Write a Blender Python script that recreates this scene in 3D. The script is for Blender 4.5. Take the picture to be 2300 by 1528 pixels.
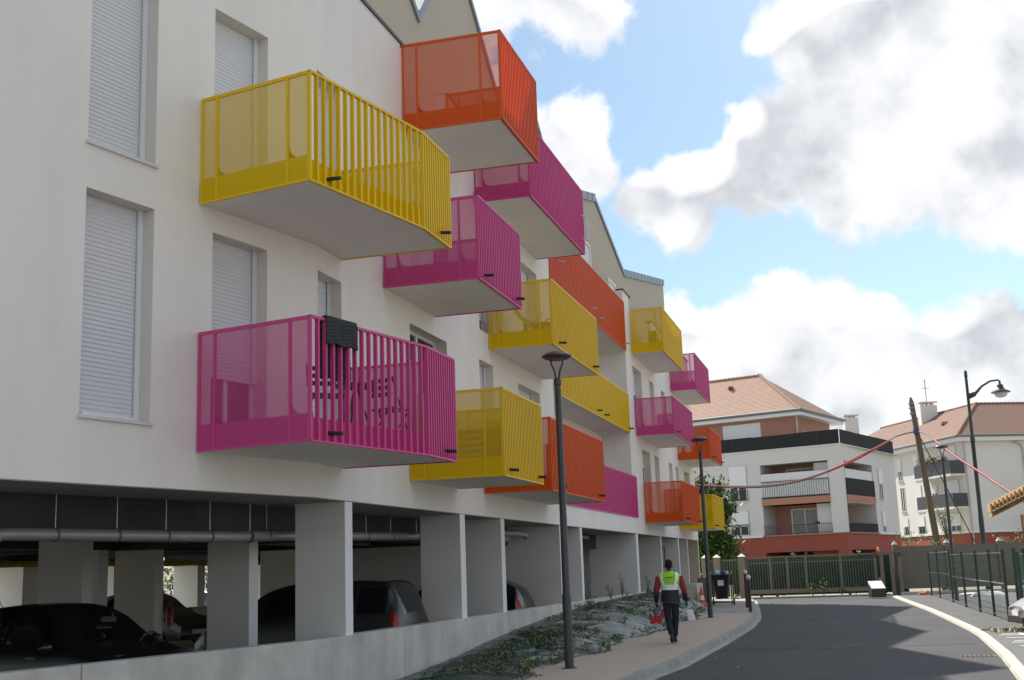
import bpy, bmesh, math, random
import numpy as np
from mathutils import Vector, Matrix
R = math.radians
random.seed(7)
scene = bpy.context.scene
for o in list(bpy.data.objects): bpy.data.objects.remove(o)

# ------------------------------------------------------------------ camera
H = 1.76
pitch, roll = R(10.8), R(2.0)
fw = Vector((0, math.cos(pitch), math.sin(pitch)))
r0 = Vector((1, 0, 0)); u0 = r0.cross(fw)
ROLL_SIGN = -1
r_ = r0*math.cos(roll*ROLL_SIGN)+u0*math.sin(roll*ROLL_SIGN)
u_ = -r0*math.sin(roll*ROLL_SIGN)+u0*math.cos(roll*ROLL_SIGN)
cam_d = bpy.data.cameras.new('camera'); cam = bpy.data.objects.new('camera', cam_d)
scene.collection.objects.link(cam); scene.camera = cam
cam_d.sensor_width = 36; cam_d.lens = 36*2724/2300; cam_d.clip_start = .1; cam_d.clip_end = 3000
m = Matrix.Identity(4)
for i, v in enumerate((r_, u_, -fw)):
    for j in range(3): m[j][i] = v[j]
m.translation = (0, 0, H); cam.matrix_world = m

# ------------------------------------------------------------------ sun, sky, exposure
SUN_AZ, SUN_EL = -27.5, 47.0           # azimuth from +Y, clockwise
sd = bpy.data.lights.new('sun', 'SUN'); sd.energy = 4.8; sd.angle = R(.55); sd.color = (1, .95, .88)
sun = bpy.data.objects.new('sun', sd); scene.collection.objects.link(sun)
sv = Vector((math.sin(R(SUN_AZ))*math.cos(R(SUN_EL)), math.cos(R(SUN_AZ))*math.cos(R(SUN_EL)), math.sin(R(SUN_EL))))
sun.rotation_euler = sv.to_track_quat('Z', 'Y').to_euler(); sun.location = (0, 0, 60)
scene.view_settings.view_transform = 'Standard'; scene.view_settings.look = 'None'
scene.view_settings.exposure = 0.6; scene.view_settings.gamma = 1; scene.view_settings.use_curve_mapping = False

def pixdir(px, py):
    d = fw + r_*((px-1150)/2724) - u_*((py-764)/2724); d.normalize(); return d

w = bpy.data.worlds.new('World'); scene.world = w; w.use_nodes = True
nt = w.node_tree; N = nt.nodes; L = nt.links; N.clear()
def wn(t, **k):
    n = N.new(t)
    for a, b in k.items(): setattr(n, a, b)
    return n
out = wn('ShaderNodeOutputWorld'); bg = wn('ShaderNodeBackground'); L.new(bg.outputs[0], out.inputs[0])
bg.inputs[1].default_value = .1
sky = wn('ShaderNodeTexSky', sky_type='NISHITA', sun_disc=False)
sky.sun_elevation = R(SUN_EL); sky.sun_rotation = R(-SUN_AZ) if False else R(27.5); sky.air_density = 1.0; sky.dust_density = .8; sky.ozone_density = 1.3
# cloud banks: directions and sizes of the cumulus masses; noise breaks them up and goes on over the whole sky
BLOBS = [  # px, py, angular radius (deg), weight
 (1150, -10, 3.0, 1.0), (1060, 60, 2.0, .8), (1290, 20, 2.3, .95), (1210, 150, 1.1, .6), (1000, 150, 3, .8),
 (1270, 335, 1.9, 1.0), (1210, 300, 1.5, .7), (1345, 375, 1.5, .8), (1180, 420, 2.5, .8),
 (1700, 75, 1.1, .8), (1800, 40, 2.2, 1.0), (1880, 160, 2.4, 1.0), (1950, 90, 3.2, 1.1), (2150, 60, 3.6, 1.0), (2280, 220, 4.2, 1.1), (2020, 280, 3.6, 1.1), (1830, 270, 2.0, .9), (1740, 370, 2.6, 1.1), (1570, 390, 2.0, 1.0), (1440, 440, 1.7, 1.0), (1540, 470, 1.7, .95), (1880, 410, 2.2, 1.0), (2050, 400, 2.4, 1.0), (2200, 420, 2.4, 1.0), (2320, 430, 2.4, 1.0), (1440, 330, .9, .45),
 (1640, 235, .7, .55), (1550, 205, .5, .5), (1480, 80, .5, .3), (2000, 560, .6, .35),
 (1520, 730, 1.4, .9), (1640, 790, 2.2, 1.0), (1770, 710, 1.4, .95), (1860, 720, 1.5, .9), (1960, 800, 2.4, 1.0), (2010, 690, .8, .7), (2150, 810, 2.2, 1.0), (2250, 740, 1.7, .95), (2330, 780, 2.4, 1.0), (1540, 880, 2.6, .9), (1760, 880, 3, 1.0), (2000, 950, 4, 1.0), (2250, 940, 4, 1.0), (1600, 1020, 4.5, 1.0), (2100, 1080, 4.5, 1.0), (1850, 1080, 4, 1.0), (1430, 690, 1.6, .6),
 (1700, 560, 1.0, -.45), (2060, 620, 1.0, -.2), (1650, 610, 1.2, -.25), (1580, 290, .9, -.25), (1500, 160, 1.5, -.3)]
grp = bpy.data.node_groups.new('cloud_density', 'ShaderNodeTree')
grp.interface.new_socket('Vector', in_out='INPUT', socket_type='NodeSocketVector')
grp.interface.new_socket('Density', in_out='OUTPUT', socket_type='NodeSocketFloat')
grp.interface.new_socket('Cover', in_out='OUTPUT', socket_type='NodeSocketFloat')
GN = grp.nodes; GL = grp.links
gi = GN.new('NodeGroupInput'); go = GN.new('NodeGroupOutput')
def gn(t, **k):
    n = GN.new(t)
    for a, b in k.items(): setattr(n, a, b)
    return n
def gmath(op, a, b=None, c=None):
    n = gn('ShaderNodeMath', operation=op)
    for i, v in enumerate((a, b, c)):
        if v is None: continue
        if isinstance(v, (int, float)): n.inputs[i].default_value = v
        else: GL.new(v, n.inputs[i])
    return n.outputs[0]
wz = gn('ShaderNodeTexNoise'); wz.inputs['Scale'].default_value = 7; wz.inputs['Detail'].default_value = 3
GL.new(gi.outputs[0], wz.inputs['Vector'])
sub = gn('ShaderNodeVectorMath', operation='SUBTRACT'); GL.new(wz.outputs['Color'], sub.inputs[0]); sub.inputs[1].default_value = (.5, .5, .5)
scl = gn('ShaderNodeVectorMath', operation='SCALE'); GL.new(sub.outputs[0], scl.inputs[0]); scl.inputs['Scale'].default_value = .06
add = gn('ShaderNodeVectorMath', operation='ADD'); GL.new(gi.outputs[0], add.inputs[0]); GL.new(scl.outputs[0], add.inputs[1])
nrm = gn('ShaderNodeVectorMath', operation='NORMALIZE'); GL.new(add.outputs[0], nrm.inputs[0])
acc = mxa = None
for px, py, rad, wt in BLOBS:
    d = pixdir(px, py); dp = gn('ShaderNodeVectorMath', operation='DOT_PRODUCT'); GL.new(nrm.outputs[0], dp.inputs[0]); dp.inputs[1].default_value = d
    k = 1-math.cos(R(rad))
    # gaussian in angle
    e = gmath('MULTIPLY', gmath('SUBTRACT', dp.outputs['Value'], 1.0), .7/k)
    g = gmath('MULTIPLY', gmath('EXPONENT', e), wt)
    acc = g if acc is None else gmath('ADD', acc, g)
    mxa = g if mxa is None else (gmath('SMOOTH_MAX', mxa, g, .12) if wt > 0 else gmath('ADD', mxa, g))
n1_ = gn('ShaderNodeTexNoise'); n1_.inputs['Scale'].default_value = 11; n1_.inputs['Detail'].default_value = 9; n1_.inputs['Roughness'].default_value = .6
GL.new(gi.outputs[0], n1_.inputs['Vector'])
n2_ = gn('ShaderNodeTexNoise'); n2_.inputs['Scale'].default_value = 3.1; n2_.inputs['Detail'].default_value = 4
GL.new(gi.outputs[0], n2_.inputs['Vector'])
# beyond the banks in view the low-frequency noise takes over
dc = gn('ShaderNodeVectorMath', operation='DOT_PRODUCT'); GL.new(gi.outputs[0], dc.inputs[0]); dc.inputs[1].default_value = pixdir(1600, 600)
far = gn('ShaderNodeMapRange'); GL.new(dc.outputs['Value'], far.inputs[0]); far.inputs[1].default_value = .93; far.inputs[2].default_value = .80; far.inputs[3].default_value = 0; far.inputs[4].default_value = 1
gen = gmath('MULTIPLY', gmath('MULTIPLY_ADD', n2_.outputs['Fac'], 5.0, -2.1), far.outputs[0])
acc = gmath('MINIMUM', acc, 1.25)
tot = gmath('ADD', gmath('ADD', acc, gen), gmath('MULTIPLY_ADD', n1_.outputs['Fac'], 2.2, -1.1))
n4_ = gn('ShaderNodeTexNoise'); n4_.inputs['Scale'].default_value = 8; n4_.inputs['Detail'].default_value = 5; n4_.inputs['Roughness'].default_value = .5
GL.new(gi.outputs[0], n4_.inputs['Vector'])
tot = gmath('ADD', gmath('ADD', acc, gen), gmath('MULTIPLY_ADD', n4_.outputs['Fac'], 2.4, -1.2))
GL.new(tot, go.inputs[0])
cv = gmath('ADD', gmath('ADD', mxa, gen), gmath('MULTIPLY_ADD', n1_.outputs['Fac'], 2.2, -1.1)); GL.new(cv, go.inputs[1])
tc = wn('ShaderNodeTexCoord')
def grpnode(off=None, which=0):
    g = wn('ShaderNodeGroup'); g.node_tree = grp
    if off is None: L.new(tc.outputs['Generated'], g.inputs[0])
    else:
        a = wn('ShaderNodeVectorMath', operation='ADD'); L.new(tc.outputs['Generated'], a.inputs[0]); a.inputs[1].default_value = off
        nn = wn('ShaderNodeVectorMath', operation='NORMALIZE'); L.new(a.outputs[0], nn.inputs[0]); L.new(nn.outputs[0], g.inputs[0])
    return g
g0 = grpnode(); d0, c0 = g0.outputs; d1_ = grpnode(sv*.02+Vector((0, 0, .022))).outputs[0]
def wmr(v, a, b, c, d, smooth=True):
    n = wn('ShaderNodeMapRange'); n.interpolation_type = 'SMOOTHSTEP' if smooth else 'LINEAR'
    L.new(v, n.inputs[0])
    for i, x in enumerate((a, b, c, d)): n.inputs[i+1].default_value = x
    return n.outputs[0]
def wmath(op, a, b):
    n = wn('ShaderNodeMath', operation=op)
    for i, v in enumerate((a, b)):
        if isinstance(v, (int, float)): n.inputs[i].default_value = v
        else: L.new(v, n.inputs[i])
    return n.outputs[0]
cover = wmr(c0, .34, .64, 0, 1)
# self-shading: the more cloud lies towards the sun, the darker
sh = wmr(d1_, .75, 1.95, 0, 1)
relief = wmr(wmath('SUBTRACT', d1_, d0), -.3, .3, -.36, .36, False)
sh2 = wmath('MINIMUM', wmath('MAXIMUM', wmath('ADD', sh, relief), 0), 1)
cr = wn('ShaderNodeValToRGB'); L.new(sh2, cr.inputs[0])
cr.color_ramp.elements[0].position = 0; cr.color_ramp.elements[0].color = (7.2, 7.2, 7.3, 1)
cr.color_ramp.elements[1].position = 1; cr.color_ramp.elements[1].color = (4.3, 4.5, 4.85, 1)
e = cr.color_ramp.elements.new(.45); e.color = (6.2, 6.3, 6.5, 1)
skm = wn('ShaderNodeMix', data_type='RGBA', blend_type='MULTIPLY'); skm.inputs[0].default_value = 1
L.new(sky.outputs[0], skm.inputs[6]); skm.inputs[7].default_value = (.78, .88, .87, 1)
mx = wn('ShaderNodeMix', data_type='RGBA'); L.new(cover, mx.inputs[0]); L.new(skm.outputs[2], mx.inputs[6]); L.new(cr.outputs[0], mx.inputs[7])
L.new(mx.outputs[2], bg.inputs[0])

# ------------------------------------------------------------------ materials
MATS = {}
def mat(name, col, rough=.6, bump=0, bscale=40, var=0, vscale=3, metal=0, spec=.5, alpha=1, emis=None, streak=0, stretch=(1, 1, 1), coord='Object', col2=None, fac_lo=.45, fac_hi=.6, detail=6):
    if name in MATS: return MATS[name]
    M = bpy.data.materials.new(name); M.use_nodes = True; t = M.node_tree; b = t.nodes['Principled BSDF']
    b.inputs['Base Color'].default_value = (*col, 1); b.inputs['Roughness'].default_value = rough; b.inputs['Metallic'].default_value = metal
    b.inputs['Specular IOR Level'].default_value = spec
    tcn = t.nodes.new('ShaderNodeTexCoord'); mp = t.nodes.new('ShaderNodeMapping'); mp.inputs['Scale'].default_value = stretch
    t.links.new(tcn.outputs[coord], mp.inputs[0])
    if var or col2:
        n = t.nodes.new('ShaderNodeTexNoise'); n.inputs['Scale'].default_value = vscale; n.inputs['Detail'].default_value = detail; n.inputs['Roughness'].default_value = .6
        t.links.new(mp.outputs[0], n.inputs['Vector'])
        mr = t.nodes.new('ShaderNodeMapRange'); t.links.new(n.outputs['Fac'], mr.inputs[0])
        mr.inputs[1].default_value = fac_lo if col2 else .3; mr.inputs[2].default_value = fac_hi if col2 else .7
        mix = t.nodes.new('ShaderNodeMix'); mix.data_type = 'RGBA'; t.links.new(mr.outputs[0], mix.inputs[0])
        if col2: mix.inputs[6].default_value = (*col, 1); mix.inputs[7].default_value = (*col2, 1)
        else:
            mix.inputs[6].default_value = (*[c*(1-var) for c in col], 1); mix.inputs[7].default_value = (*[min(1, c*(1+var)) for c in col], 1)
        last = mix.outputs[2]
        if streak:
            n3 = t.nodes.new('ShaderNodeTexNoise'); n3.inputs['Scale'].default_value = 1.0; n3.inputs['Detail'].default_value = 7
            mp3 = t.nodes.new('ShaderNodeMapping'); mp3.inputs['Scale'].default_value = (2.2, 2.2, .28); t.links.new(tcn.outputs[coord], mp3.inputs[0]); t.links.new(mp3.outputs[0], n3.inputs['Vector'])
            mr3 = t.nodes.new('ShaderNodeMapRange'); t.links.new(n3.outputs['Fac'], mr3.inputs[0]); mr3.inputs[1].default_value = .35; mr3.inputs[2].default_value = .7; mr3.inputs[3].default_value = 1-streak; mr3.inputs[4].default_value = 1+streak*.6
            m3 = t.nodes.new('ShaderNodeMix'); m3.data_type = 'RGBA'; m3.blend_type = 'MULTIPLY'; m3.inputs[0].default_value = 1
            t.links.new(last, m3.inputs[6]); cmb = t.nodes.new('ShaderNodeCombineColor')
            for i in range(3): t.links.new(mr3.outputs[0], cmb.inputs[i])
            t.links.new(cmb.outputs[0], m3.inputs[7]); last = m3.outputs[2]
        t.links.new(last, b.inputs['Base Color'])
    if bump:
        n2 = t.nodes.new('ShaderNodeTexNoise'); n2.inputs['Scale'].default_value = bscale; n2.inputs['Detail'].default_value = 5
        t.links.new(mp.outputs[0], n2.inputs['Vector'])
        bp = t.nodes.new('ShaderNodeBump'); bp.inputs['Strength'].default_value = 1; bp.inputs['Distance'].default_value = bump
        t.links.new(n2.outputs['Fac'], bp.inputs['Height']); t.links.new(bp.outputs[0], b.inputs['Normal'])
    if alpha < 1:
        tr = t.nodes.new('ShaderNodeBsdfTransparent'); ms = t.nodes.new('ShaderNodeMixShader'); ms.inputs[0].default_value = alpha
        o = t.nodes['Material Output']; t.links.new(tr.outputs[0], ms.inputs[1]); t.links.new(b.outputs[0], ms.inputs[2]); t.links.new(ms.outputs[0], o.inputs[0])
    if emis: b.inputs['Emission Color'].default_value = (*emis, 1); b.inputs['Emission Strength'].default_value = 1
    MATS[name] = M; return M
def glass(name, tint, alpha):
    if name in MATS: return MATS[name]
    M = bpy.data.materials.new(name); M.use_nodes = True; t = M.node_tree; t.nodes.remove(t.nodes['Principled BSDF'])
    tr = t.nodes.new('ShaderNodeBsdfTransparent'); tr.inputs[0].default_value = (*tint, 1)
    gl = t.nodes.new('ShaderNodeBsdfGlossy'); gl.inputs['Roughness'].default_value = .03
    fr = t.nodes.new('ShaderNodeFresnel'); fr.inputs[0].default_value = 1.5
    ms = t.nodes.new('ShaderNodeMixShader'); t.links.new(fr.outputs[0], ms.inputs[0]); t.links.new(tr.outputs[0], ms.inputs[1]); t.links.new(gl.outputs[0], ms.inputs[2])
    t.links.new(ms.outputs[0], t.nodes['Material Output'].inputs[0]); MATS[name] = M; return M
render_white = mat('white_render', (.82, .785, .745), .85, bump=.004, bscale=55, var=.03, vscale=.6, streak=.03)
render_beige = mat('beige_render', (.47, .42, .345), .85, bump=.004, bscale=55, var=.04, vscale=.7)
reveal_m = mat('reveal_paint', (.68, .64, .59), .8)
soffit_m = mat('balcony_soffit', (.78, .75, .70), .7, var=.03, vscale=1.5)
pvc = mat('white_plastic', (.74, .76, .80), .35)
zinc = mat('zinc_roof', (.23, .26, .30), .45, metal=.3, var=.08, vscale=2)
darkgap = mat('dark_trim', (.05, .055, .06), .5)
concrete = mat('concrete', (.56, .54, .50), .85, bump=.006, bscale=25, var=.16, vscale=1.6, streak=.13)
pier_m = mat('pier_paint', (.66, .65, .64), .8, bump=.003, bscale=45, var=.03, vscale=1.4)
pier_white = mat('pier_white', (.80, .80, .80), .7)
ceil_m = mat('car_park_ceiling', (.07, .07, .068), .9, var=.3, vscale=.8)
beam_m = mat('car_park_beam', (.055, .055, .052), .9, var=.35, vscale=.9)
floor_m = mat('car_park_floor', (.22, .22, .21), .8, var=.12, vscale=1)
asphalt = mat('asphalt', (.044, .045, .049), .8, bump=.014, bscale=60, var=.26, vscale=.5, detail=9)
asphalt2 = mat('pavement_asphalt', (.10, .098, .095), .85, bump=.012, bscale=70, var=.14, vscale=.8, detail=9)
aggregate = mat('pink_aggregate', (.56, .475, .39), .85, bump=.014, bscale=60, col2=(.38, .31, .25), vscale=26, fac_lo=.4, fac_hi=.65, detail=3)
kerb_grey = mat('kerb_concrete', (.30, .31, .29), .85, bump=.01, bscale=30, var=.22, vscale=1.3)
kerb_pale = mat('kerb_pale', (.50, .47, .40), .85, bump=.01, bscale=30, var=.14, vscale=1.5)
earth = mat('dry_ground', (.26, .24, .18), .9, bump=.03, bscale=6, var=.2, vscale=.4)
paint_w = mat('road_paint', (.72, .72, .70), .6, var=.1, vscale=6)
galv = mat('galvanised_pipe', (.30, .31, .32), .45, metal=.35, col2=(.42, .38, .31), vscale=1.2, fac_lo=.56, fac_hi=.68, stretch=(.6, .6, 1))
black_metal = mat('black_metal', (.035, .037, .04), .38)
lamp_metal = mat('lamp_metal', (.045, .045, .048), .42)
rust_m = mat('rusty_metal', (.13, .085, .06), .7, var=.3, vscale=9)
COL = {'yellow': (.76, .50, .002), 'pink': (.60, .068, .255), 'orange': (.68, .095, .010)}
MET = {k: mat(k+'_metal', c, .45, spec=.3) for k, c in COL.items()}
MESH = {k: mat(k+'_perforated', tuple(x*.92 for x in c), .5, alpha=.70, spec=.15) for k, c in COL.items()}
FINE = {k: mat(k+'_perforated_dense', tuple(x*.95 for x in c), .5, alpha=.9, spec=.2) for k, c in COL.items()}

# ------------------------------------------------------------------ object helpers
C = scene.collection
def tag(o, label=None, cat=None, group=None, kind=None):
    if label: o['label'] = label
    if cat: o['category'] = cat
    if group: o['group'] = group
    if kind: o['kind'] = kind
    return o
def basis(o): return Matrix.LocRotScale(o.location, o.rotation_euler, o.scale)
def world(o): return (world(o.parent) @ o.matrix_parent_inverse @ basis(o)) if o.parent else basis(o)
def par(o, p):
    if p is not None:
        o.parent = p; o.matrix_parent_inverse = world(p).inverted()
    return o
def empty(name, loc, label, cat, group=None, rz=0):
    o = bpy.data.objects.new(name, None); o.empty_display_size = .3; C.objects.link(o); o.location = loc; o.rotation_euler = (0, 0, rz)
    return tag(o, label, cat, group)
def inst(name, me, parent, loc=(0, 0, 0), rz=0):
    o = bpy.data.objects.new(name, me); C.objects.link(o); o.location = loc; o.rotation_euler = (0, 0, rz)
    return par(o, parent)
def copy_tree(o, parent=None):
    c = o.copy(); C.objects.link(c)
    if parent is not None:
        c.parent = parent; c.matrix_parent_inverse = o.matrix_parent_inverse.copy()
    for ch in [x for x in bpy.data.objects if x.parent == o]: copy_tree(ch, c)
    return c
class MB:
    def __init__(s): s.v = []; s.f = []; s.m = []
    def quad(s, *p, m=0):
        b = len(s.v); s.v += [tuple(q) for q in p]; s.f.append(tuple(range(b, b+len(p)))); s.m.append(m); return s
    def hexa(s, b4, t4, m=0):
        b = len(s.v); s.v += [tuple(q) for q in b4]+[tuple(q) for q in t4]
        for f in ((3, 2, 1, 0), (4, 5, 6, 7), (0, 1, 5, 4), (1, 2, 6, 5), (2, 3, 7, 6), (3, 0, 4, 7)): s.f.append(tuple(b+i for i in f)); s.m.append(m)
        return s
    def box(s, x0, x1, y0, y1, z0, z1, T=None, m=0):
        T = T or (lambda a, b, c: (a, b, c))
        return s.hexa([T(x0, y0, z0), T(x1, y0, z0), T(x1, y1, z0), T(x0, y1, z0)], [T(x0, y0, z1), T(x1, y0, z1), T(x1, y1, z1), T(x0, y1, z1)], m)
    def prism(s, poly, z0, z1, m=0):
        n = len(poly); b = len(s.v); s.v += [(p[0], p[1], z0) for p in poly]+[(p[0], p[1], z1) for p in poly]
        s.f.append(tuple(b+i for i in range(n-1, -1, -1))); s.f.append(tuple(b+n+i for i in range(n))); s.m += [m, m]
        for i in range(n): j = (i+1) % n; s.f.append((b+i, b+j, b+n+j, b+n+i)); s.m.append(m)
        return s
    def tube(s, pts, rad, n=8, m=0, cap=True):
        pts = [Vector(p) for p in pts]; rads = rad if hasattr(rad, '__len__') else [rad]*len(pts); b = len(s.v); ref = None
        for i, p in enumerate(pts):
            t = (pts[min(i+1, len(pts)-1)]-pts[max(i-1, 0)]).normalized()
            if ref is None:
                ref = Vector((0, 0, 1)) if abs(t.z) < .9 else Vector((1, 0, 0))
            a = (ref-t*ref.dot(t)).normalized(); ref = a; c = t.cross(a)
            for k in range(n):
                q = p+(a*math.cos(2*math.pi*k/n)+c*math.sin(2*math.pi*k/n))*rads[i]; s.v.append(tuple(q))
        for i in range(len(pts)-1):
            for k in range(n):
                k2 = (k+1) % n; s.f.append((b+i*n+k, b+i*n+k2, b+(i+1)*n+k2, b+(i+1)*n+k)); s.m.append(m)
        if cap:
            s.f.append(tuple(b+k for k in range(n-1, -1, -1))); s.f.append(tuple(b+(len(pts)-1)*n+k for k in range(n))); s.m += [m, m]
        return s
    def lathe(s, c, prof, n=20, m=0):
        b = len(s.v)
        for r, z in prof:
            for k in range(n): a = 2*math.pi*k/n; s.v.append((c[0]+r*math.cos(a), c[1]+r*math.sin(a), c[2]+z))
        for i in range(len(prof)-1):
            for k in range(n): k2 = (k+1) % n; s.f.append((b+i*n+k, b+i*n+k2, b+(i+1)*n+k2, b+(i+1)*n+k)); s.m.append(m)
        return s
    def mesh(s, name, mats, smooth=False):
        me = bpy.data.meshes.new(name); me.from_pydata(s.v, [], s.f)
        for x in (mats if isinstance(mats, (list, tuple)) else [mats]): me.materials.append(x)
        me.polygons.foreach_set('material_index', s.m)
        if smooth:
            me.polygons.foreach_set('use_smooth', [True]*len(s.f))
        me.update(); return me
    def build(s, name, mats, parent=None, smooth=False, **t):
        o = bpy.data.objects.new(name, s.mesh(name, mats, smooth)); C.objects.link(o)
        if smooth == 'auto':
            try: o.data.set_sharp_from_angle(angle=R(35))
            except Exception: pass
        par(o, parent); tag(o, **t); return o
def bevel(o, w=.01, seg=2):
    b = o.modifiers.new('bevel', 'BEVEL'); b.width = w; b.segments = seg; b.limit_method = 'ANGLE'; return o
def lines(mb, a, b, n, fn):
    for i in range(n): fn(a+(b-a)*i/(n-1))

# street frame: s runs along the facade (away from the camera), o points out to the road
Kp = Vector((-2.89, 17.42)); Ep = Vector((8.46, 58.0))
H1 = R(28.0); D1 = Vector((math.sin(H1), math.cos(H1))); N1 = Vector((D1.y, -D1.x))
D2 = (Ep-Kp).normalized(); N2 = Vector((D2.y, -D2.x)); H2 = math.atan2(D2.x, D2.y)
MIT = (N1+N2)/(1+N1.dot(N2))
def S(s, o, z=0): q = Kp+D2*s+N2*o; return (q.x, q.y, z)          # straight street frame
def Fp(s, o, z=0):                                                # bent frame that follows the facade
    if s < 0: q = Kp+D1*s+N1*o
    elif s == 0: q = Kp+MIT*o
    else: q = Kp+D2*s+N2*o
    return (q.x, q.y, z)
def F1(s, o, z=0): q = Kp+D1*s+N1*o; return (q.x, q.y, z)
# pixel ray helper used only to set distant things out at their real distances
def at(px, py, D):
    d = fw + r_*((px-1150)/2724) - u_*((py-764)/2724); t = D/d.y; return Vector((0, 0, H))+d*t

# ================================================================== GROUND AND ROAD
g = MB(); g.quad((-900, -300, -.02), (900, -300, -.02), (900, 1800, -.02), (-900, 1800, -.02)); g.build('ground', earth, kind='structure')
def strip(name, sides, z, m, thick=.0, kind='structure'):
    b = MB()
    for (s0, a0, b0), (s1, a1, b1) in zip(sides[:-1], sides[1:]):
        if thick: b.hexa([S(s0, a0, z-thick), S(s0, b0, z-thick), S(s1, b1, z-thick), S(s1, a1, z-thick)], [S(s0, a0, z), S(s0, b0, z), S(s1, b1, z), S(s1, a1, z)])
        else: b.quad(S(s0, a0, z), S(s0, b0, z), S(s1, b1, z), S(s1, a1, z))
    return b.build(name, m, kind=kind)
KL = [(-30, 4.0), (3.7, 3.95), (6, 4.15), (12, 4.22), (18.7, 4.22), (24, 4.0), (27, 3.75), (30, 3.5), (36, 2.95), (43.8, 2.2)]
def kl(s):
    for (a, x), (b, y) in zip(KL[:-1], KL[1:]):
        if a <= s <= b: return x+(y-x)*(s-a)/(b-a)
    return KL[-1][1]
ss = [-30, -10, -3]+[i for i in range(0, 44, 1)]+[43.8]
KR = [(-30, 9.0), (-4, 9.1), (3.4, 9.42), (7.4, 9.6), (13.2, 9.72), (15.5, 9.7), (20.7, 9.55), (27.3, 9.33), (36, 8.9), (43.5, 8.55)]
def kr(s):
    for (a, x), (b, y) in zip(KR[:-1], KR[1:]):
        if a <= s <= b: return x+(y-x)*(s-a)/(b-a)
    return KR[-1][1]
strip('road', [(s, kl(s)-.02, kr(s)+.1) for s in ss]+[(48, 1.5, 12)], 0, asphalt)
strip('sidewalk', [(s, 1.0, kl(s)-.17) for s in ss if s <= 27.0], .12, aggregate, .14)
strip('left_pavement', [(s, -.6, kl(s)-.17) for s in ss if s >= 31.], .116, mat('grey_paving', (.30, .28, .25), .85, var=.12, vscale=2), .13)
strip('crossing_paving', [(s, .4, kl(s)-.17) for s in (27, 28, 29, 30, 31)], .112, asphalt2, .13)
# kerbs are laid as separate stones
kb = empty('left_kerb', S(12, 4.1), 'long curved grey concrete kerb of stones edging the pink sidewalk', 'kerb')
del kb['category']; del kb['label']; kb['kind'] = 'structure'
s = -6.0
while s < 43:
    s2 = min(s+1.0, 43.8)
    b = MB(); b.hexa([S(s+.008, kl(s)-.17, -.01), S(s+.008, kl(s)+.0, -.01), S(s2, kl(s2), -.01), S(s2, kl(s2)-.17, -.01)], [S(s+.008, kl(s)-.168, .124), S(s+.008, kl(s)-.02, .118), S(s2, kl(s2)-.02, .118), S(s2, kl(s2)-.168, .124)])
    b.build('kerb_stone', kerb_grey, kb); s = s2
gt = MB()
for a, b_ in zip(ss[:-1], ss[1:]): gt.quad(S(a, kl(a), .004), S(a, kl(a)+.16, .004), S(b_, kl(b_)+.16, .004), S(b_, kl(b_), .004))
gt.build('gutter', mat('gutter_concrete', (.34, .34, .32), .85, var=.2, vscale=1), kind='structure')
kb = empty('right_kerb', S(12, 9.8), 'kerb', 'kerb'); del kb['category']; del kb['label']; kb['kind'] = 'structure'
s = -10.0
while s < 43.5:
    s2 = min(s+1.0, 43.5)
    b = MB(); b.hexa([S(s+.008, kr(s), -.01), S(s+.008, kr(s)+.2, -.01), S(s2, kr(s2)+.2, -.01), S(s2, kr(s2), -.01)], [S(s+.008, kr(s)+.02, .06), S(s+.008, kr(s)+.198, .066), S(s2, kr(s2)+.198, .066), S(s2, kr(s2)+.02, .06)])
    b.build('kerb_stone', kerb_pale, kb); s = s2
strip('right_pavement', [(s, kr(s)+.2, 18) for s in ss if s >= 15]+[(44.5, 8.8, 20)], .055, asphalt2, .07)
strip('parking_area', [(s, kr(s)+.2, 26) for s in ss if s <= 15], .03, mat('parking_asphalt', (.13, .13, .125), .85, bump=.01, bscale=60, var=.12, vscale=.8), .05)
# patch seams of the asphalt
for i, (a, b_, c, d) in enumerate([((10.5, 4.4), (10.1, 6.2), .05, 1), ((10.1, 6.2), (10.9, 9.5), .05, 1), ((20, 6.5), (27, 6.9), .04, 1)]):
    p, q = Vector(S(*a)), Vector(S(*b_)); n = (q-p).cross(Vector((0, 0, 1))).normalized()*c
    MB().quad(p-n+Vector((0, 0, .004)), q-n+Vector((0, 0, .004)), q+n+Vector((0, 0, .004)), p+n+Vector((0, 0, .004))).build('asphalt_seam', mat('seam', (.04, .04, .044), .75), kind='structure')
# tactile paving stripes on the sidewalk crossing
b = MB()
for i in range(9):
    s = 27.3+i*.44; b.quad(S(s, 1.5, .118), S(s, kl(s)-.2, .118), S(s+.2, kl(s)-.2, .118), S(s+.2, 1.5, .118))
tag(b.build('crossing_stripes', paint_w), kind='structure')
MB().quad(S(27.6, .55, .118), S(27.6, 1.1, .118), S(30.5, 1.2, .118), S(30.5, .55, .118)).build('white_patch', paint_w, kind='structure')
# parking bay markings
b = MB()
for s in (12.1, 9.6, 7.1, 4.6, 2.1): b.quad(S(s, 10.2, .035), S(s, 16, .035), S(s+.12, 16, .035), S(s+.12, 10.2, .035))
for s in (13.0, 10.6, 8.0, 5.6):
    b.quad(S(s, 10.15, .035), S(s, 10.75, .035), S(s+.12, 10.75, .035), S(s+.12, 10.15, .035))
    b.quad(S(s+.12, 10.6, .035), S(s+.12, 10.75, .035), S(s+.8, 10.75, .035), S(s+.8, 10.6, .035))
    b.quad(S(s+.5, 10.25, .035), S(s+.5, 10.6, .035), S(s+.62, 10.6, .035), S(s+.62, 10.25, .035))
b.build('bay_markings', paint_w, kind='structure')

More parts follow.
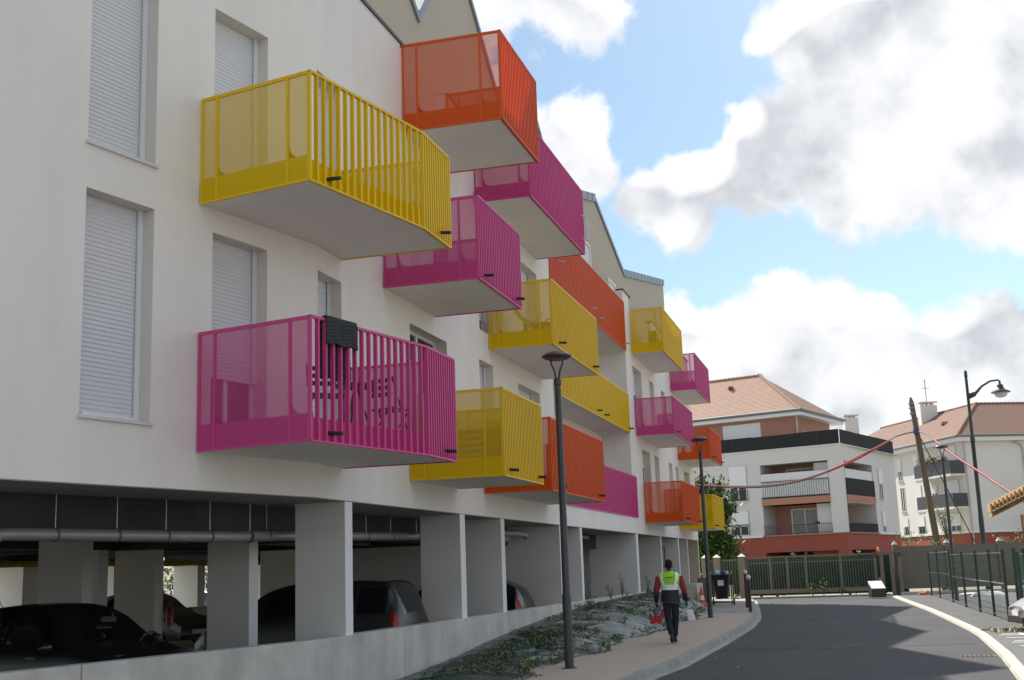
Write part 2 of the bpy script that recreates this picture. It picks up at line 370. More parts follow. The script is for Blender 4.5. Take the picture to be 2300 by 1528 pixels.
# ================================================================== CONCRETE WALL
wl = empty('concrete_wall', Fp(5, 0, 0), 'low grey cast concrete wall below the white piers of the car park', 'wall')
for a, b_ in [(-14, -9), (-9, -4.2), (-4.2, 0), (0, 3.4), (3.4, 8.4), (8.4, 13.4), (13.4, 18.4), (18.4, 23.4), (23.4, 28.4), (28.4, 33.4), (33.4, 42)]:
    f = F1 if b_ <= 0 else S
    a2, b2 = a+.008, b_-.008
    def T(x, y, z, f=f, a=a, b_=b_):
        if (a == 0 and x == a2) or (b_ == 0 and x == b2): return Fp(0, y, z)
        return f(x, y, z)
    bevel(MB().box(a2, b2, -.22, .03, -.05, .915, T).build('wall_panel', concrete, wl), .012)

# ================================================================== APARTMENT BUILDING
bld = empty('apartment_building', Fp(15, -5, 0), 'white rendered apartment block with yellow, pink and orange metal balconies over an open car park', 'apartment building')
ZS, ZP = 2.9, 11.42
def wall_grid(name, m, T, s0, s1, z0, z1, holes, depth=.24, revm=None, parent=None, topfn=None):
    xs = sorted({s0, s1, *[h[0] for h in holes], *[h[1] for h in holes]}); zs = sorted({z0, z1, *[h[2] for h in holes], *[h[3] for h in holes]})
    xs = [x for x in xs if s0 <= x <= s1]; zs = [z for z in zs if z0 <= z <= z1]
    b = MB()
    for i in range(len(xs)-1):
        for j in range(len(zs)-1):
            cx, cz = (xs[i]+xs[i+1])/2, (zs[j]+zs[j+1])/2
            if any(h[0] < cx < h[1] and h[2] < cz < h[3] for h in holes): continue
            b.quad(T(xs[i], 0, zs[j]), T(xs[i+1], 0, zs[j]), T(xs[i+1], 0, zs[j+1]), T(xs[i], 0, zs[j+1]))
    for h in holes:
        a, c, z, y = h[:4]; d = h[4] if len(h) > 4 else depth
        for p, q in (((a, z), (a, y)), ((a, y), (c, y)), ((c, y), (c, z)), ((c, z), (a, z))):
            b.quad(T(p[0], 0, p[1]), T(q[0], 0, q[1]), T(q[0], -d, q[1]), T(p[0], -d, p[1]), m=1)
    return b.build(name, [m, revm or reveal_m], parent)
fl = [(3.5, 6.33), (6.75, 8.95), (9.9, 12)]
W1 = [(-4.33, -3.24, 3.67, 6.36), (-4.33, -3.24, 6.93, 9.6), (-2.18, -1.07, 3.67, 6.31), (-2.18, -1.07, 6.9, 9.5), (-8.6, -7.4, 3.67, 6.36), (-8.6, -7.4, 6.93, 9.6)]
W2 = [(.12, .98, 3.67, 6.27), (.12, .98, 6.9, 9.45), (3.97, 6.0, 3.67, 6.19), (8.1, 9.12, 3.67, 6.19), (8.2, 9.2, 6.85, 9.2), (11.14, 13.12, 3.67, 6.1), (4.1, 6.1, 6.85, 9.2), (11.78, 13.24, 6.8, 9.2),
      (26.67, 28.5, 6.65, 8.9), (30.3, 31.3, 6.65, 8.87), (33.1, 34.1, 6.65, 8.86), (27.69, 29.5, 3.6, 5.97), (30.5, 31.6, 3.6, 5.97), (34.1, 35.1, 3.6, 5.97), (36.0, 36.95, 3.6, 5.94), (38.6, 40.3, 3.6, 5.92), (38.0, 39.8, 6.6, 8.9)]
wall_grid('facade_wall', render_white, F1, -16, 0, ZS, ZP, W1, parent=bld)
LOG = (14.6, 25.45)
wall_grid('facade_wall', render_white, S, 0, 42.1, ZS, ZP, W2+[(LOG[0], LOG[1], 3.44, 6.33, 0), (LOG[0], LOG[1], 6.42, 9.23, 0), (LOG[0], LOG[1], 9.32, ZP+.0, 0), (3.75, 6.28, 9.73, ZP, 0), (8.06, 13.28, 9.64, ZP, 0), (26.58, 31.45, 9.35, ZP, 0), (35.85, 40.65, 9.2, ZP, 0)], parent=bld)
# loggia: side walls, back wall, floor slabs
LD = 1.0
b = MB()
for z in (3.44, 6.33, 9.23):
    b.box(LOG[0], LOG[1], -LD, -.002, z-.001, z+.2, S)
b.build('loggia_floor', soffit_m, bld)
wall_grid('loggia_wall', render_white, lambda s, o, z: S(s, o-LD, z), LOG[0], LOG[1], 3.3, 9.25, [(16.2, 18.0, 3.64, 5.9), (20.0, 21.6, 3.64, 5.9), (23, 24.6, 3.64, 5.9), (16.2, 18, 6.55, 8.9), (20, 21.6, 6.55, 8.9), (23, 24.6, 6.55, 8.9)], parent=bld)
for s in (LOG[0], LOG[1]):
    MB().quad(S(s, 0, 3.3), S(s, -LD, 3.3), S(s, -LD, ZP), S(s, 0, ZP)).build('loggia_side_wall', render_white, bld)
# end wall of the building and return of the parapet
b = MB(); b.quad(S(42.1, 0, ZS), S(42.1, -16, ZS), S(42.1, -16, ZP), S(42.1, 0, ZP)); b.build('end_wall', render_white, bld)
b = MB(); b.quad(F1(-16, 0, ZS), F1(-16, -16, ZS), F1(-16, -16, ZP), F1(-16, 0, ZP)); b.build('end_wall', render_white, bld)
# parapet coping
b = MB()
for f, a, c in ((F1, -16, 0), (S, 0, 3.9), (S, 6.4, 8.0), (S, 13.4, 14.6), (S, 25.45, 26.9), (S, 31.6, 35.8), (S, 40.7, 42.1)):
    MB().box(a, c, -.25, .035, ZP+.0, ZP+.06, f).build('parapet_coping', darkgap, bld)
b = MB(); b.box(-16, 0, -.24, -.01, ZP-.6, ZP, F1)
for a_, c_ in ((0.05, 3.72), (6.3, 8.0), (13.35, 14.55), (25.5, 26.6), (31.65, 35.8), (40.7, 42.05)): b.box(a_, c_, -.24, -.01, ZP-.6, ZP-.001, S)
b.build('parapet', render_white, bld)
b = MB(); b.box(-16, .2, -1.2, -.27, 9.62, 9.7, F1); b.box(0, 14.5, -1.2, -.03, 9.55, 9.7, S); b.box(25.5, 42, -1.2, -.03, 9.1, 9.3, S); b.build('terrace_floor', soffit_m, bld)
# attic storey: beige wall with a zigzag gable line, zinc roof behind it
AO = -1.0
PR = [(-.9, 15.0), (2.3, 17.3), (7.5, 13.75), (10.2, 17.0), (13.6, 14.3), (16.3, 16.2), (19.9, 13.55), (26.2, 15.08), (31.5, 13.45), (42.4, 15.45)]
b = MB()
for (s0, z0), (s1, z1) in zip(PR[:-1], PR[1:]): b.quad(S(s0, AO, 9.25), S(s1, AO, 9.25), S(s1, AO, z1), S(s0, AO, z0))
b.quad(S(42.4, AO, 9.25), S(42.4, -15.5, 9.25), S(42.4, -15.5, 15.45), S(42.4, AO, 15.45))
q = [(-16, 14.5), (-8, 16.5), (-3, 14.0), (-.9, 15.0)]
for (s0, z0), (s1, z1) in zip(q[:-1], q[1:]): b.quad(F1(s0, AO, 9.25), F1(s1, AO, 9.25), F1(s1, AO, z1), F1(s0, AO, z0))
b.build('attic_wall', render_beige, bld)
b = MB()
for (s0, z0), (s1, z1) in zip(PR[:-1], PR[1:]):
    tk = .24 if z1 > z0 else .11
    b.hexa([S(s0, AO+.06, z0-.06), S(s1+.0, AO+.06, z1-.06), S(s1, -15.6, z1-.06), S(s0, -15.6, z0-.06)], [S(s0, AO+.06, z0+tk), S(s1, AO+.06, z1+tk), S(s1, -15.6, z1+tk), S(s0, -15.6, z0+tk)])
for (s0, z0), (s1, z1) in zip(q[:-1], q[1:]):
    b.hexa([F1(s0, AO+.06, z0-.05), F1(s1, AO+.06, z1-.05), F1(s1, -15.6, z1-.05), F1(s0, -15.6, z0-.05)], [F1(s0, AO+.06, z0+.14), F1(s1, AO+.06, z1+.14), F1(s1, -15.6, z1+.14), F1(s0, -15.6, z0+.14)])
roof = b.build('roof', zinc, bld)
# standing seams along the rising fascias
sm = MB().box(-.012, .012, -.01, .02, -.12, .14).mesh('seam', zinc)
for a, c in ((20.2, 26.0), (32.0, 42.2)):
    s = a
    while s < c:
        for (s0, z0), (s1, z1) in zip(PR[:-1], PR[1:]):
            if s0 <= s < s1: z = z0+(z1-z0)*(s-s0)/(s1-s0)
        b = MB(); b.box(s-.008, s+.008, AO+.058, AO+.072, z-.05, z+.225, S); s += .9
        par(b.build('roof_seam', zinc, None), roof)
# attic doors and windows
def window(T, s0, s1, z0, z1, base, style='shutter', drop=1.0, slat=.055, sill=True, mull=1, grp_parent=None, frm=pvc, curtain=False):
    """frame, glass and roller shutter; base = depth of the plane behind the facade line"""
    P_ = grp_parent or bld
    fr = MB(); t = .06
    fr.box(s0, s0+t, base-.06, base, z0, z1, T); fr.box(s1-t, s1, base-.06, base, z0, z1, T); fr.box(s0+t, s1-t, base-.06, base, z1-t, z1, T); fr.box(s0+t, s1-t, base-.06, base, z0, z0+t, T)
    if style != 'shutter' or drop < 1:
        for i in range(1, mull+1):
            x = s0+(s1-s0)*i/(mull+1); fr.box(x-.04, x+.04, base-.055, base-.005, z0+t, z1-t, T)
    wobj = fr.build('window', frm, P_)
    g = MB(); g.quad(T(s0+t, base-.035, z0+t), T(s1-t, base-.035, z0+t), T(s1-t, base-.035, z1-t), T(s0+t, base-.035, z1-t)); g.build('pane', mat('window_glass', (.03, .035, .04), .08), wobj)
    if drop > 0:
        zb = z1-(z1-z0)*drop; n = max(2, int((z1-zb)/slat)); b = MB(); h = (z1-zb)/n
        for i in range(n):
            za = zb+i*h
            b.quad(T(s0+.03, base+.012, za), T(s1-.03, base+.012, za), T(s1-.03, base+.021, za+h*.3), T(s0+.03, base+.021, za+h*.3))
            b.quad(T(s0+.03, base+.021, za+h*.3), T(s1-.03, base+.021, za+h*.3), T(s1-.03, base+.012, za+h), T(s0+.03, base+.012, za+h))
        b.build('roller_shutter', mat('shutter_white', (.66, .67, .70), .4), wobj)
        b = MB(); b.box(s1-.075, s1-.002, base+.031, base+.06, zb, z1, T); b.box(s0+.002, s0+.075, base+.031, base+.06, zb, z1, T); b.build('shutter_guide', pvc, wobj)
    if sill:
        b = MB(); b.box(s0-.03, s1+.03, base+.061, .035, z0-.035, z0+.004, T); b.build('sill', mat('sill', (.66, .66, .65), .5), wobj)
    return wobj
for i, (a, c, z, y) in enumerate(W1):
    wo = window(F1, a, c, z, y, -.24, drop=1.0 if i != 2 else .72, sill=(a < -3))
    if i == 0:   # strip of protective film left on the sill
        b = MB(); b.box(a+.02, c-.25, -.16, .03, z+.005, z+.04, F1); st = b.build('protective_film', mat('film', (.75, .78, .82), .3), wo)
for i, (a, c, z, y) in enumerate(W2):
    far = a > 26
    dr = {2: .0, 5: .35, 7: .5, 3: .8, 8: .4, 11: .25, 12: 1, 15: 0.3}.get(i, .85)
    window(S, a, c, z, y, -.24, drop=dr, sill=False, mull=1 if c-a > 1.3 else 0, slat=.055 if not far else .11)
for a, c in ((16.2, 18), (20, 21.6), (23, 24.6)):
    window(S, a, c, 3.64, 5.9, -LD-.2, drop=.3, sill=False, slat=.11); window(S, a, c, 6.55, 8.9, -LD-.2, drop=.2, sill=False, slat=.11)
for a, c, z, y in ((4.35, 5.5, 9.7, 11.9), (23.2, 24.9, 9.4, 13.0), (28.0, 29.4, 10.2, 12.55), (10, 11.4, 9.7, 12.2)):
    b = MB(); t = .08
    b.box(a, a+t, AO+.003, AO+.05, z, y, S); b.box(c-t, c, AO+.003, AO+.05, z, y, S); b.box(a+t, c-t, AO+.003, AO+.05, y-t, y, S)
    d = b.build('terrace_door', mat('door_white', (.78, .78, .76), .4), bld)
    MB().quad(S(a+t, AO+.012, z), S(c-t, AO+.012, z), S(c-t, AO+.012, y-t), S(a+t, AO+.012, y-t)).build('door_leaf', mat('door_leaf', (.60, .60, .62), .4), d)

# ---------------------------------------------------------------- balconies
spout_me = MB().tube([(0, -.05, 0), (0, .16, -.022)], .026, 8).mesh('drain_spout', mat('spout_dark', (.03, .03, .032), .5))
spout_w = MB().tube([(0, -.05, 0), (0, .17, -.02)], .026, 8).mesh('drain_spout', mat('spout_white', (.6, .6, .6), .5))
def rot_out(n): return math.atan2(n.y, n.x)-math.pi/2
def balcony(color, s0, s1, out_, zb, zt, label, sep=True, spacing=.135, posts=(.16, .8), spouts=(.12, .86), louvre=None, kick=.34):
    M_, P_ = MET[color], MESH[color]
    bent = s0 < 0 < s1
    def T(s, o, z=0): return Fp(s, o, z)
    foot = [T(s0, 0), T(s0, out_)]+([Fp(0, out_)] if bent else [])+[T(s1, out_), T(s1, 0)]+([Fp(0, 0)] if bent else [])
    def ins(d):   # footprint inset from the metal skin
        return [T(s0+d, 0.0), T(s0+d, out_-.075)]+([Fp(0, out_-.075)] if bent else [])+[T(s1-d, out_-.075), T(s1-d, 0.0)]+([Fp(0, 0.0)] if bent else [])
    root = MB().prism([p[:2] for p in ins(.03)], zb+.015, zb+.26).build('balcony', soffit_m, bld, label=label)
    # frames of the two side screens, front rails
    fr = MB(); r = .035
    for s in (s0, s1):
        e = .03 if s == s0 else -.03
        a, c = min(s, s+e), max(s, s+e)
        fr.box(a, c, .02, out_, zt-.045, zt, T); fr.box(a, c, .02, out_, zb, zb+.03, T)
        fr.box(a, c, .02, .055, zb+.03, zt-.045, T); fr.box(a, c, out_-.05, out_, zb+.03, zt-.045, T)
        for f in posts:
            o = out_*f; fr.box(a, c, o-.017, o+.017, zb+.03, zt-.045, T)
            # curved gusset at the foot of each post
            zk = zb+kick
            fr.quad(T(s+e*.5, o+.022, zk), T(s+e*.5, o+.15, zk), T(s+e*.5, o+.06, zk+.06), T(s+e*.5, o+.022, zk+.17))
    segs = [(s0, 0), (0, s1)] if bent else [(s0, s1)]
    for a, c in segs:
        def TF(s, o, z, a=a, c=c):
            if bent and s == 0: return Fp(0, o, z)
            return F1(s, o, z) if c <= 0 else S(s, o, z)
        fr.box(a, c, out_-.045, out_+.004, zt-.03, zt+.004, TF); fr.box(a, c, out_-.045, out_+.004, zb-.004, zb+.02, TF)
    fr.build('frame', M_, root)
    for s in (s0, s1):
        e = .015 if s == s0 else -.015
        MB().quad(T(s+e, .05, zb+kick), T(s+e, out_-.05, zb+kick), T(s+e, out_-.05, zt-.05), T(s+e, .05, zt-.05)).build('perforated_panel', P_, root)
        b = MB(); a, c = min(s+e*.4, s+e*1.6), max(s+e*.4, s+e*1.6); b.box(a, c, .02, out_-.01, zb+.028, zb+kick, T); b.build('kick_plate', FINE[color], root)
    # kick band behind the fins of the front
    b = MB()
    for a, c in segs:
        def TF(s, o, z, a=a, c=c):
            if bent and s == 0: return Fp(0, o, z)
            return F1(s, o, z) if c <= 0 else S(s, o, z)
        b.box(a, c, out_-.058, out_-.05, zb+.02, zb+kick-.04, TF)
    b.build('kick_plate', M_, root)
    # vertical fins
    Lf = s1-s0; pts = []
    mo = math.tan((H1-H2)/2)*out_
    if bent:
        n = int((-s0+mo)/.155)
        for i in range(1, n): pts.append((Kp+N1*(out_-.022)+D1*(s0+(-s0+mo)*i/n), rot_out(N1)))
        n = int((s1+mo)/.095)
        for i in range(0, n+1): pts.append((Kp+N2*(out_-.022)+D2*(-mo+(s1+mo)*i/n), rot_out(N2)))
    else:
        n = int(Lf/spacing)
        for i in range(0, n+1): pts.append((Kp+N2*(out_-.022)+D2*(s0+.01+(Lf-.02)*i/n), rot_out(N2)))
    if sep:
        me = MB().box(-.013, .013, -.03, .026, zb+.02-zb, zt-zb-.03).mesh('fin', M_)
        for p, a in pts: inst('fin', me, root, (p.x, p.y, zb), a)
    else:
        b = MB()
        for p, a in pts:
            ca, sa = math.cos(a), math.sin(a)
            b.box(-.014, .014, -.024, .024, zb+.02, zt-.03, lambda x, y, z: (p.x+ca*x-sa*y, p.y+sa*x+ca*y, z))
        b.build('fins', M_, root, kind='stuff')
    for f in spouts:
        s = s0+Lf*f
        nn = N1 if s < 0 else N2; q = Vector(Fp(s, out_, zb+.13))
        inst('drain_spout', spout_me, root, q, rot_out(nn))
    if louvre:
        a, c, z0, z1, m_, side = louvre    # slatted privacy screen standing at the far end of the balcony
        b = MB(); z = z0
        while z < z1: b.box(s1-.10, s1-.07, a, c, z, z+.085, T); z += .125
        b.box(s1-.12, s1-.06, a, a+.05, z0, z1, T); b.box(s1-.12, s1-.06, c-.05, c, z0, z1, T)
        b.build('privacy_louvre', m_, root)
    return root
wl_m = mat('louvre_wood', (.17, .13, .09), .6)
balcony('pink', -2.45, .98, 1.82, 3.37, 4.91, 'lower near pink balcony with a dark rug over its rail', posts=(.16, .82))
balcony('yellow', -2.45, .98, 1.82, 6.62, 8.08, 'upper near yellow balcony beside the two tall shuttered windows')
balcony('orange', 3.75, 6.28, 1.93, 9.7, 11.4, 'orange balcony at the top of the block, nearest the camera', spacing=.105, posts=(.16, .79), spouts=())
balcony('pink', 8.03, 13.3, 1.29, 9.6, 11.28, 'long pink balcony on the top floor', spacing=.12, spouts=())
balcony('pink', 2.7, 5.32, 1.73, 6.55, 8.0, 'pink balcony with a slatted screen, below the top orange balcony', spacing=.1, louvre=(.3, 1.6, 6.85, 7.5, wl_m, 1))
balcony('yellow', 8.8, 13.48, 1.46, 6.51, 7.95, 'yellow balcony with a sun lounger', spacing=.115)
balcony('yellow', 3.82, 6.43, 1.73, 3.36, 4.88, 'lower yellow balcony beside the near pink one, louvred screen inside', spacing=.1, louvre=(.1, 1.65, 3.65, 4.5, wl_m, 1))
balcony('orange', 8.16, 13.5, 1.47, 3.36, 4.87, 'orange lower floor balcony behind the nearest street lamp', spacing=.115, louvre=(.8, 1.4, 3.65, 4.4, wl_m, 1))
balcony('yellow', 26.55, 31.5, 1.2, 9.32, 10.93, 'far yellow balcony on the top floor', sep=False, spacing=.13, spouts=())
balcony('pink', 26.7, 31.75, 1.39, 6.35, 7.69, 'far pink balcony on the middle floor', sep=False, spacing=.13, louvre=(.7, 1.35, 6.6, 7.2, wl_m, 1))
balcony('orange', 27.6, 32.3, 1.4, 3.31, 4.75, 'far orange balcony on the lowest floor', sep=False, spacing=.13, louvre=(.65, 1.35, 3.6, 4.5, wl_m, 1))
balcony('pink', 35.8, 40.7, 1.14, 9.17, 10.76, 'farthest pink balcony at the end of the top floor', sep=False, spacing=.13, spouts=(), louvre=(.5, 1.1, 9.5, 9.85, wl_m, 1))
balcony('orange', 36.85, 41.2, 1.45, 6.26, 7.63, 'farthest orange balcony on the middle floor', sep=False, spacing=.13)
balcony('yellow', 36.1, 40.3, 1.47, 3.27, 4.7, 'farthest yellow balcony on the lowest floor beside the tree', sep=False, spacing=.13)
# long flush railings in front of the loggias: perforated sheets with narrow joints
def loggia_panel(color, s0, s1, zb, zt, label, spouts):
    root = MB().box(s0, s1, .0, .035, zt-.04, zt+.004, S).box(s0, s1, 0, .035, zb, zb+.03, S).build('loggia_railing', MET[color], bld, label=label)
    n = 8; wd = (s1-s0)/n
    for i in range(n):
        MB().box(s0+i*wd+.006, s0+(i+1)*wd-.006, .008, .022, zb+.031, zt-.041, S).build('railing_panel', FINE[color], root)
    b = MB()
    for i in range(n*8+1):
        x = s0+(s1-s0)*i/(n*8); b.box(x-.008, x+.008, .022, .036, zb+.03, zt-.04, S)
    b.build('ribs', MET[color], root, kind='stuff')
    for f, dz, w_ in spouts:
        q = Vector(S(s0+(s1-s0)*f, .03, zb+dz)); inst('drain_spout', spout_w if w_ else spout_me, root, q, rot_out(N2))
loggia_panel('orange', 14.62, 25.45, 9.23, 11.0, 'long orange railing of the top loggia', ((.1, .9, 1), (.48, .4, 1), (.58, .3, 1), (.985, .25, 1)))
loggia_panel('yellow', 14.62, 25.4, 6.33, 7.7, 'long yellow railing of the middle loggia', ((.5, .17, 0), (.6, .15, 0), (.985, .15, 0)))
loggia_panel('pink', 15.6, 26.15, 3.44, 4.87, 'long pink railing of the lowest loggia', ())
b = MB(); b.box(22.9, 24.7, -LD+.0, -LD+.06, 5.6, 6.0, S); b.build('window_surround', MET['pink'], bld)

# ---------------------------------------------------------------- car park level
b = MB()
b.prism([F1(-16, -.03)[:2], Fp(0, -.03)[:2], S(42.07, -.03)[:2], S(42.07, -16)[:2], Fp(0, -16)[:2], F1(-15.97, -16)[:2]], ZS+.001, ZS+.3)
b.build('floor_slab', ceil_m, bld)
MB().prism([F1(-16, -.2)[:2], Fp(0, -.2)[:2], S(42.1, -.2)[:2], S(42.1, -18)[:2], Fp(0, -18)[:2], F1(-16, -18)[:2]], -.015, .05).build('car_park_floor', floor_m, kind='structure')
# facade edge soffit, painted white
b = MB(); b.box(-16, 0, -1.38, -.002, ZS-.012, ZS-.002, lambda s, o, z: Fp(0, o, z) if s == 0 else F1(s, o, z)); b.box(0, 42.1, -1.38, -.002, ZS-.012, ZS-.002, lambda s, o, z: Fp(0, o, z) if s == 0 else S(s, o, z)); b.build('soffit_strip', mat('soffit_grey', (.30, .30, .29), .8, var=.15, vscale=1), bld)
def beam(s0, s1, o0, o1, z0, f=None, m_=None):
    f = f or Fp; bb = MB()
    segs = [(s0, 0), (0, s1)] if s0 < 0 < s1 else [(s0, s1)]
    for a, c in segs: bb.box(a, c, o0, o1, z0, ZS-.014, lambda s, o, z, a=a, c=c: Fp(0, o, z) if s == 0 else (F1(s, o, z) if c <= 0 else S(s, o, z)))
    bb.build('ceiling_beam', m_ or beam_m, bld)
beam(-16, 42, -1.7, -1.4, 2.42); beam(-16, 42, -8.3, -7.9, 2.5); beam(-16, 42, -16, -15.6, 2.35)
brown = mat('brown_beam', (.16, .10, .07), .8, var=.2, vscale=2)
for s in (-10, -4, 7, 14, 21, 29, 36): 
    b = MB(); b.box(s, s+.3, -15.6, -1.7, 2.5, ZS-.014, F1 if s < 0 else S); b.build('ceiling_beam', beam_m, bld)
# piers: the end towards the road is white, the sides grey
def pier(s0, s1, o0, o1, f=S, zb=.915, ztop=ZS-.014, white=True, mm=None):
    bb = MB(); bb.box(s0, s1, o0, o1, zb, ztop, f)
    if zb > .5: bb.box(s0, s1, o0, min(o1-.002, -.222), .05, zb-.001, f)
    ob = bb.build('pier', [mm or pier_m, pier_white], bld)
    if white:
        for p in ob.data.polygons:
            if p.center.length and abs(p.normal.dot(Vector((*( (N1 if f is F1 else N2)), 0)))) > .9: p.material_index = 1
    return ob
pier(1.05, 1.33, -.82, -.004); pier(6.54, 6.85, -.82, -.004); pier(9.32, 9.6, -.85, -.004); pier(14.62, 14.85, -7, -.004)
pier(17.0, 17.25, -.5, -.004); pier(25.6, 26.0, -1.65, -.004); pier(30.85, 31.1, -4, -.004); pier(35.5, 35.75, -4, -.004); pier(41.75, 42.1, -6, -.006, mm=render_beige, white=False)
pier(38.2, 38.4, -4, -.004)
MB().box(38.42, 41.74, -1.2, -1.0, .1, ZS-.014, S).build('beige_wall', render_beige, bld)
MB().box(38.9, 39.6, -.999, -.985, .1, 2.3, S).build('service_door', mat('brown_door', (.12, .09, .07), .6), bld)
# inner piers
white_in = mat('pier_inner', (.78, .75, .68), .8)
for s0, o0, o1, f in ((2.55, -6.5, -5.6, S), (2.0, -2.85, -2.1, S), (-6.0, -3.3, -2.2, F1)):
    pier(s0, s0+.3, o0, o1, f, .05)
for s, o in ((6.5, -8.5), (7.85, -8.0), (12.75, -7.0), (20, -7.2), (30, -8.3)):
    pier(s, s+.35, o-.5, o+.5, S, .05, 2.5, mm=white_in)
for s, w_ in ((-6, .5), (2, .5), (9, .5), (13.2, .9), (17.5, 1.2), (22.5, .5), (27.4, 1.6), (34, .6), (40, .6)):
    pier(s, s+w_, -15.95, -15.0, F1 if s < 0 else S, .05, 2.35, mm=white_in)
lw = MB(); lw.box(17.0, 20.4, -13.3, -13.05, .05, 1.0, S); lw.build('low_wall', mat('inner_wall', (.62, .57, .42), .85, var=.1), None, label='low cream wall inside the car park behind the parked cars', cat='wall')
# drain pipes under the ceiling
def pipe(pts, rad, label, hang):
    root = empty('drain_pipe', pts[0], label, 'pipe')
    MB().tube(pts, rad, 14).build('pipe', galv, root, smooth=True)
    for p, d in hang:
        p = Vector(p); MB().tube([p+Vector((0, 0, rad)), (p.x, p.y, ZS-.02)], .008, 5).build('hanger_rod', mat('steel', (.4, .4, .4), .4, metal=.8), root)
        d = Vector((d.x, d.y, 0)); MB().tube([p-d*.015, p+d*.015], rad+.009, 14).build('pipe_clamp', mat('clamp', (.10, .10, .10), .5), root)
hs = [-5.2, -4.4, -3.6, -2.62, -1.75, -.9, -.05]; hs2 = [.75, 1.9, 3.3, 4.6, 5.8, 7.2, 8.9]
PO = -1.15
pl_ = [F1(-4.75, PO-.3, 1.9), F1(-4.55, PO-.12, 2.2), F1(-4.4, PO, 2.38)]+[F1(s, PO, 2.385) for s in (-4.2, -3, -1.5, -.3)]+[Fp(.3, PO, 2.4), S(3, PO, 2.45), S(8, PO, 2.53), S(10.5, PO, 2.56)]
pipe(pl_, .078, 'long dull grey drain pipe hung under the ceiling behind the white piers', [(F1(s, PO, 2.385), D1) for s in hs[2:]]+[(S(s, PO, 2.42+.011*s), D2) for s in hs2])
pipe([S(11.5, -2, 2.72), S(13.6, -.9, 2.70), S(13.9, -.75, 2.66), S(13.95, -.7, 2.6)], .085, 'black drain pipe with an elbow under the slab before the wide grey wall', [])
pipe([S(10.5, -1.4, 2.55), S(13.2, -1.0, 2.56)], .075, 'short grey pipe stub below the black pipe elbow', [])
pipe([S(17.5, -.9, 2.72), S(22, -.9, 2.74)], .06, 'thin pale pipe under the slab between the narrow post and the long wall', [])
for i, (o, z) in enumerate(((-5, 2.6), (-5.6, 2.68), (-6.2, 2.62))):
    MB().tube([F1(-14, o, z), Fp(0, o, z), S(30, o, z)], .05, 8).build('service_pipe', [galv, brown, galv][i], bld)
MB().tube([Fp(-14, -10.6, 2.3), Fp(0, -10.6, 2.3), S(36, -10.6, 2.3)], .07, 8).build('service_pipe', mat('yellow_pipe', (.5, .33, .05), .5), bld)
lt = MB(); lt.box(13.5, 15.5, -12.2, -12.0, 2.42, 2.5, S); lt.build('strip_light', mat('strip_light_cover', (.8, .75, .6), .4, emis=(1.0, .8, .45)), bld)

# sign on the pier wall
sg = MB().box(-.0, .02, 0, .55, 0, .75, lambda a, b_, c: S(35.47-a, -1.15+b_, 1.75+c)).build('notice_board', mat('notice_paper', (.55, .57, .62), .4), label='white framed notice with small print on the grey pier wall behind the walking person', cat='sign')
b = MB()
for a, c, z0, z1 in ((-.03, .58, -.03, 0), (-.03, .58, .75, .78), (-.03, 0, 0, .75), (.55, .58, 0, .75)): b.box(-.0, .03, a, c, z0, z1, lambda x, y, z: S(35.47-x, -1.15+y, 1.75+z))
b.build('sign_frame', black_metal, sg)
b = MB()
for z in (.64, .5, .46, .42, .36, .3, .26, .2): b.box(.0205, .022, .08, .46 if z != .64 else .4, z, z+(.035 if z == .64 else .014), lambda x, y, z_: S(35.47-x, -1.15+y, 1.75+z_))
b.build('print_lines', black_metal, sg)
# small utility boxes at the end of the facade
for i, (s0, s1, o0, o1, h, m_, lb) in enumerate(((36.0, 38.0, .15, .6, 1.0, concrete, 'pale grey low concrete block wall at the foot of the facade beyond the tarpaulin bank'), (38.6, 39.1, .3, .8, 1.2, mat('brown_box', (.16, .13, .10), .6), 'brown utility cabinet behind the low pale block wall'))):
    bevel(MB().box(s0, s1, o0, o1, .05, h, S).build('utility_block' if i == 0 else 'utility_cabinet', m_, label=lb, cat='wall' if i == 0 else 'cabinet'), .02)

# ================================================================== TARPAULIN BANK AND WEEDS
TT = [(-3, -.1), (3.0, .1), (4.0, .14), (6, .23), (7.6, .36), (10.5, .53), (14, .68), (18.4, .80), (25.2, .87), (28.9, .83), (31.5, .6), (34, .15)]
def tt(s):
    for (a, x), (b_, y) in zip(TT[:-1], TT[1:]):
        if a <= s <= b_: return x+(y-x)*(s-a)/(b_-a)
    return TT[-1][1]
def fb(x, y, sc):  # cheap value noise
    def h(i, j): return (math.sin(i*127.1+j*311.7)*43758.5453) % 1
    x *= sc; y *= sc; i, j = math.floor(x), math.floor(y); u, v = x-i, y-j; u = u*u*(3-2*u); v = v*v*(3-2*v)
    return (h(i, j)*(1-u)+h(i+1, j)*u)*(1-v)+(h(i, j+1)*(1-u)+h(i+1, j+1)*u)*v
def edge(s): return 2.08+.18*math.sin(s*.9)+.12*math.sin(s*2.3+1)+(0 if s < 24 else -(s-24)*.10)
def tarp_z(s, v):
    zt_, o = tt(s), .04+(edge(s)-.04)*v
    base = .125+(zt_-.125)*(1-v)**.9 if zt_ > .125 else zt_+(.125-zt_)*v
    prof = math.sin(math.pi*min(1, v))*.10*min(1, max(0, zt_))
    # folds that run down the slope and slant along it
    f1 = fb(s*1.0-v*1.3, v*.4, 2.4)-.5; f2 = fb(s*1.0-v*1.6+9, v*.45, 5.0)-.5; f3 = fb(s*1.0-v*1.9+30, v*.6, 11)-.5; f4 = fb(s*.5, v*1.2+5, 1.0)-.5
    k = math.sin(math.pi*v)**.6 if 0 < v < 1 else 0
    rg = 1-abs(f2)*2
    return o, base+prof+k*(f1*.15+f2*.07+f3*.012+f4*.18+rg**4*.06)+.01
NS, NV = 560, 44; tv = []; tf = []
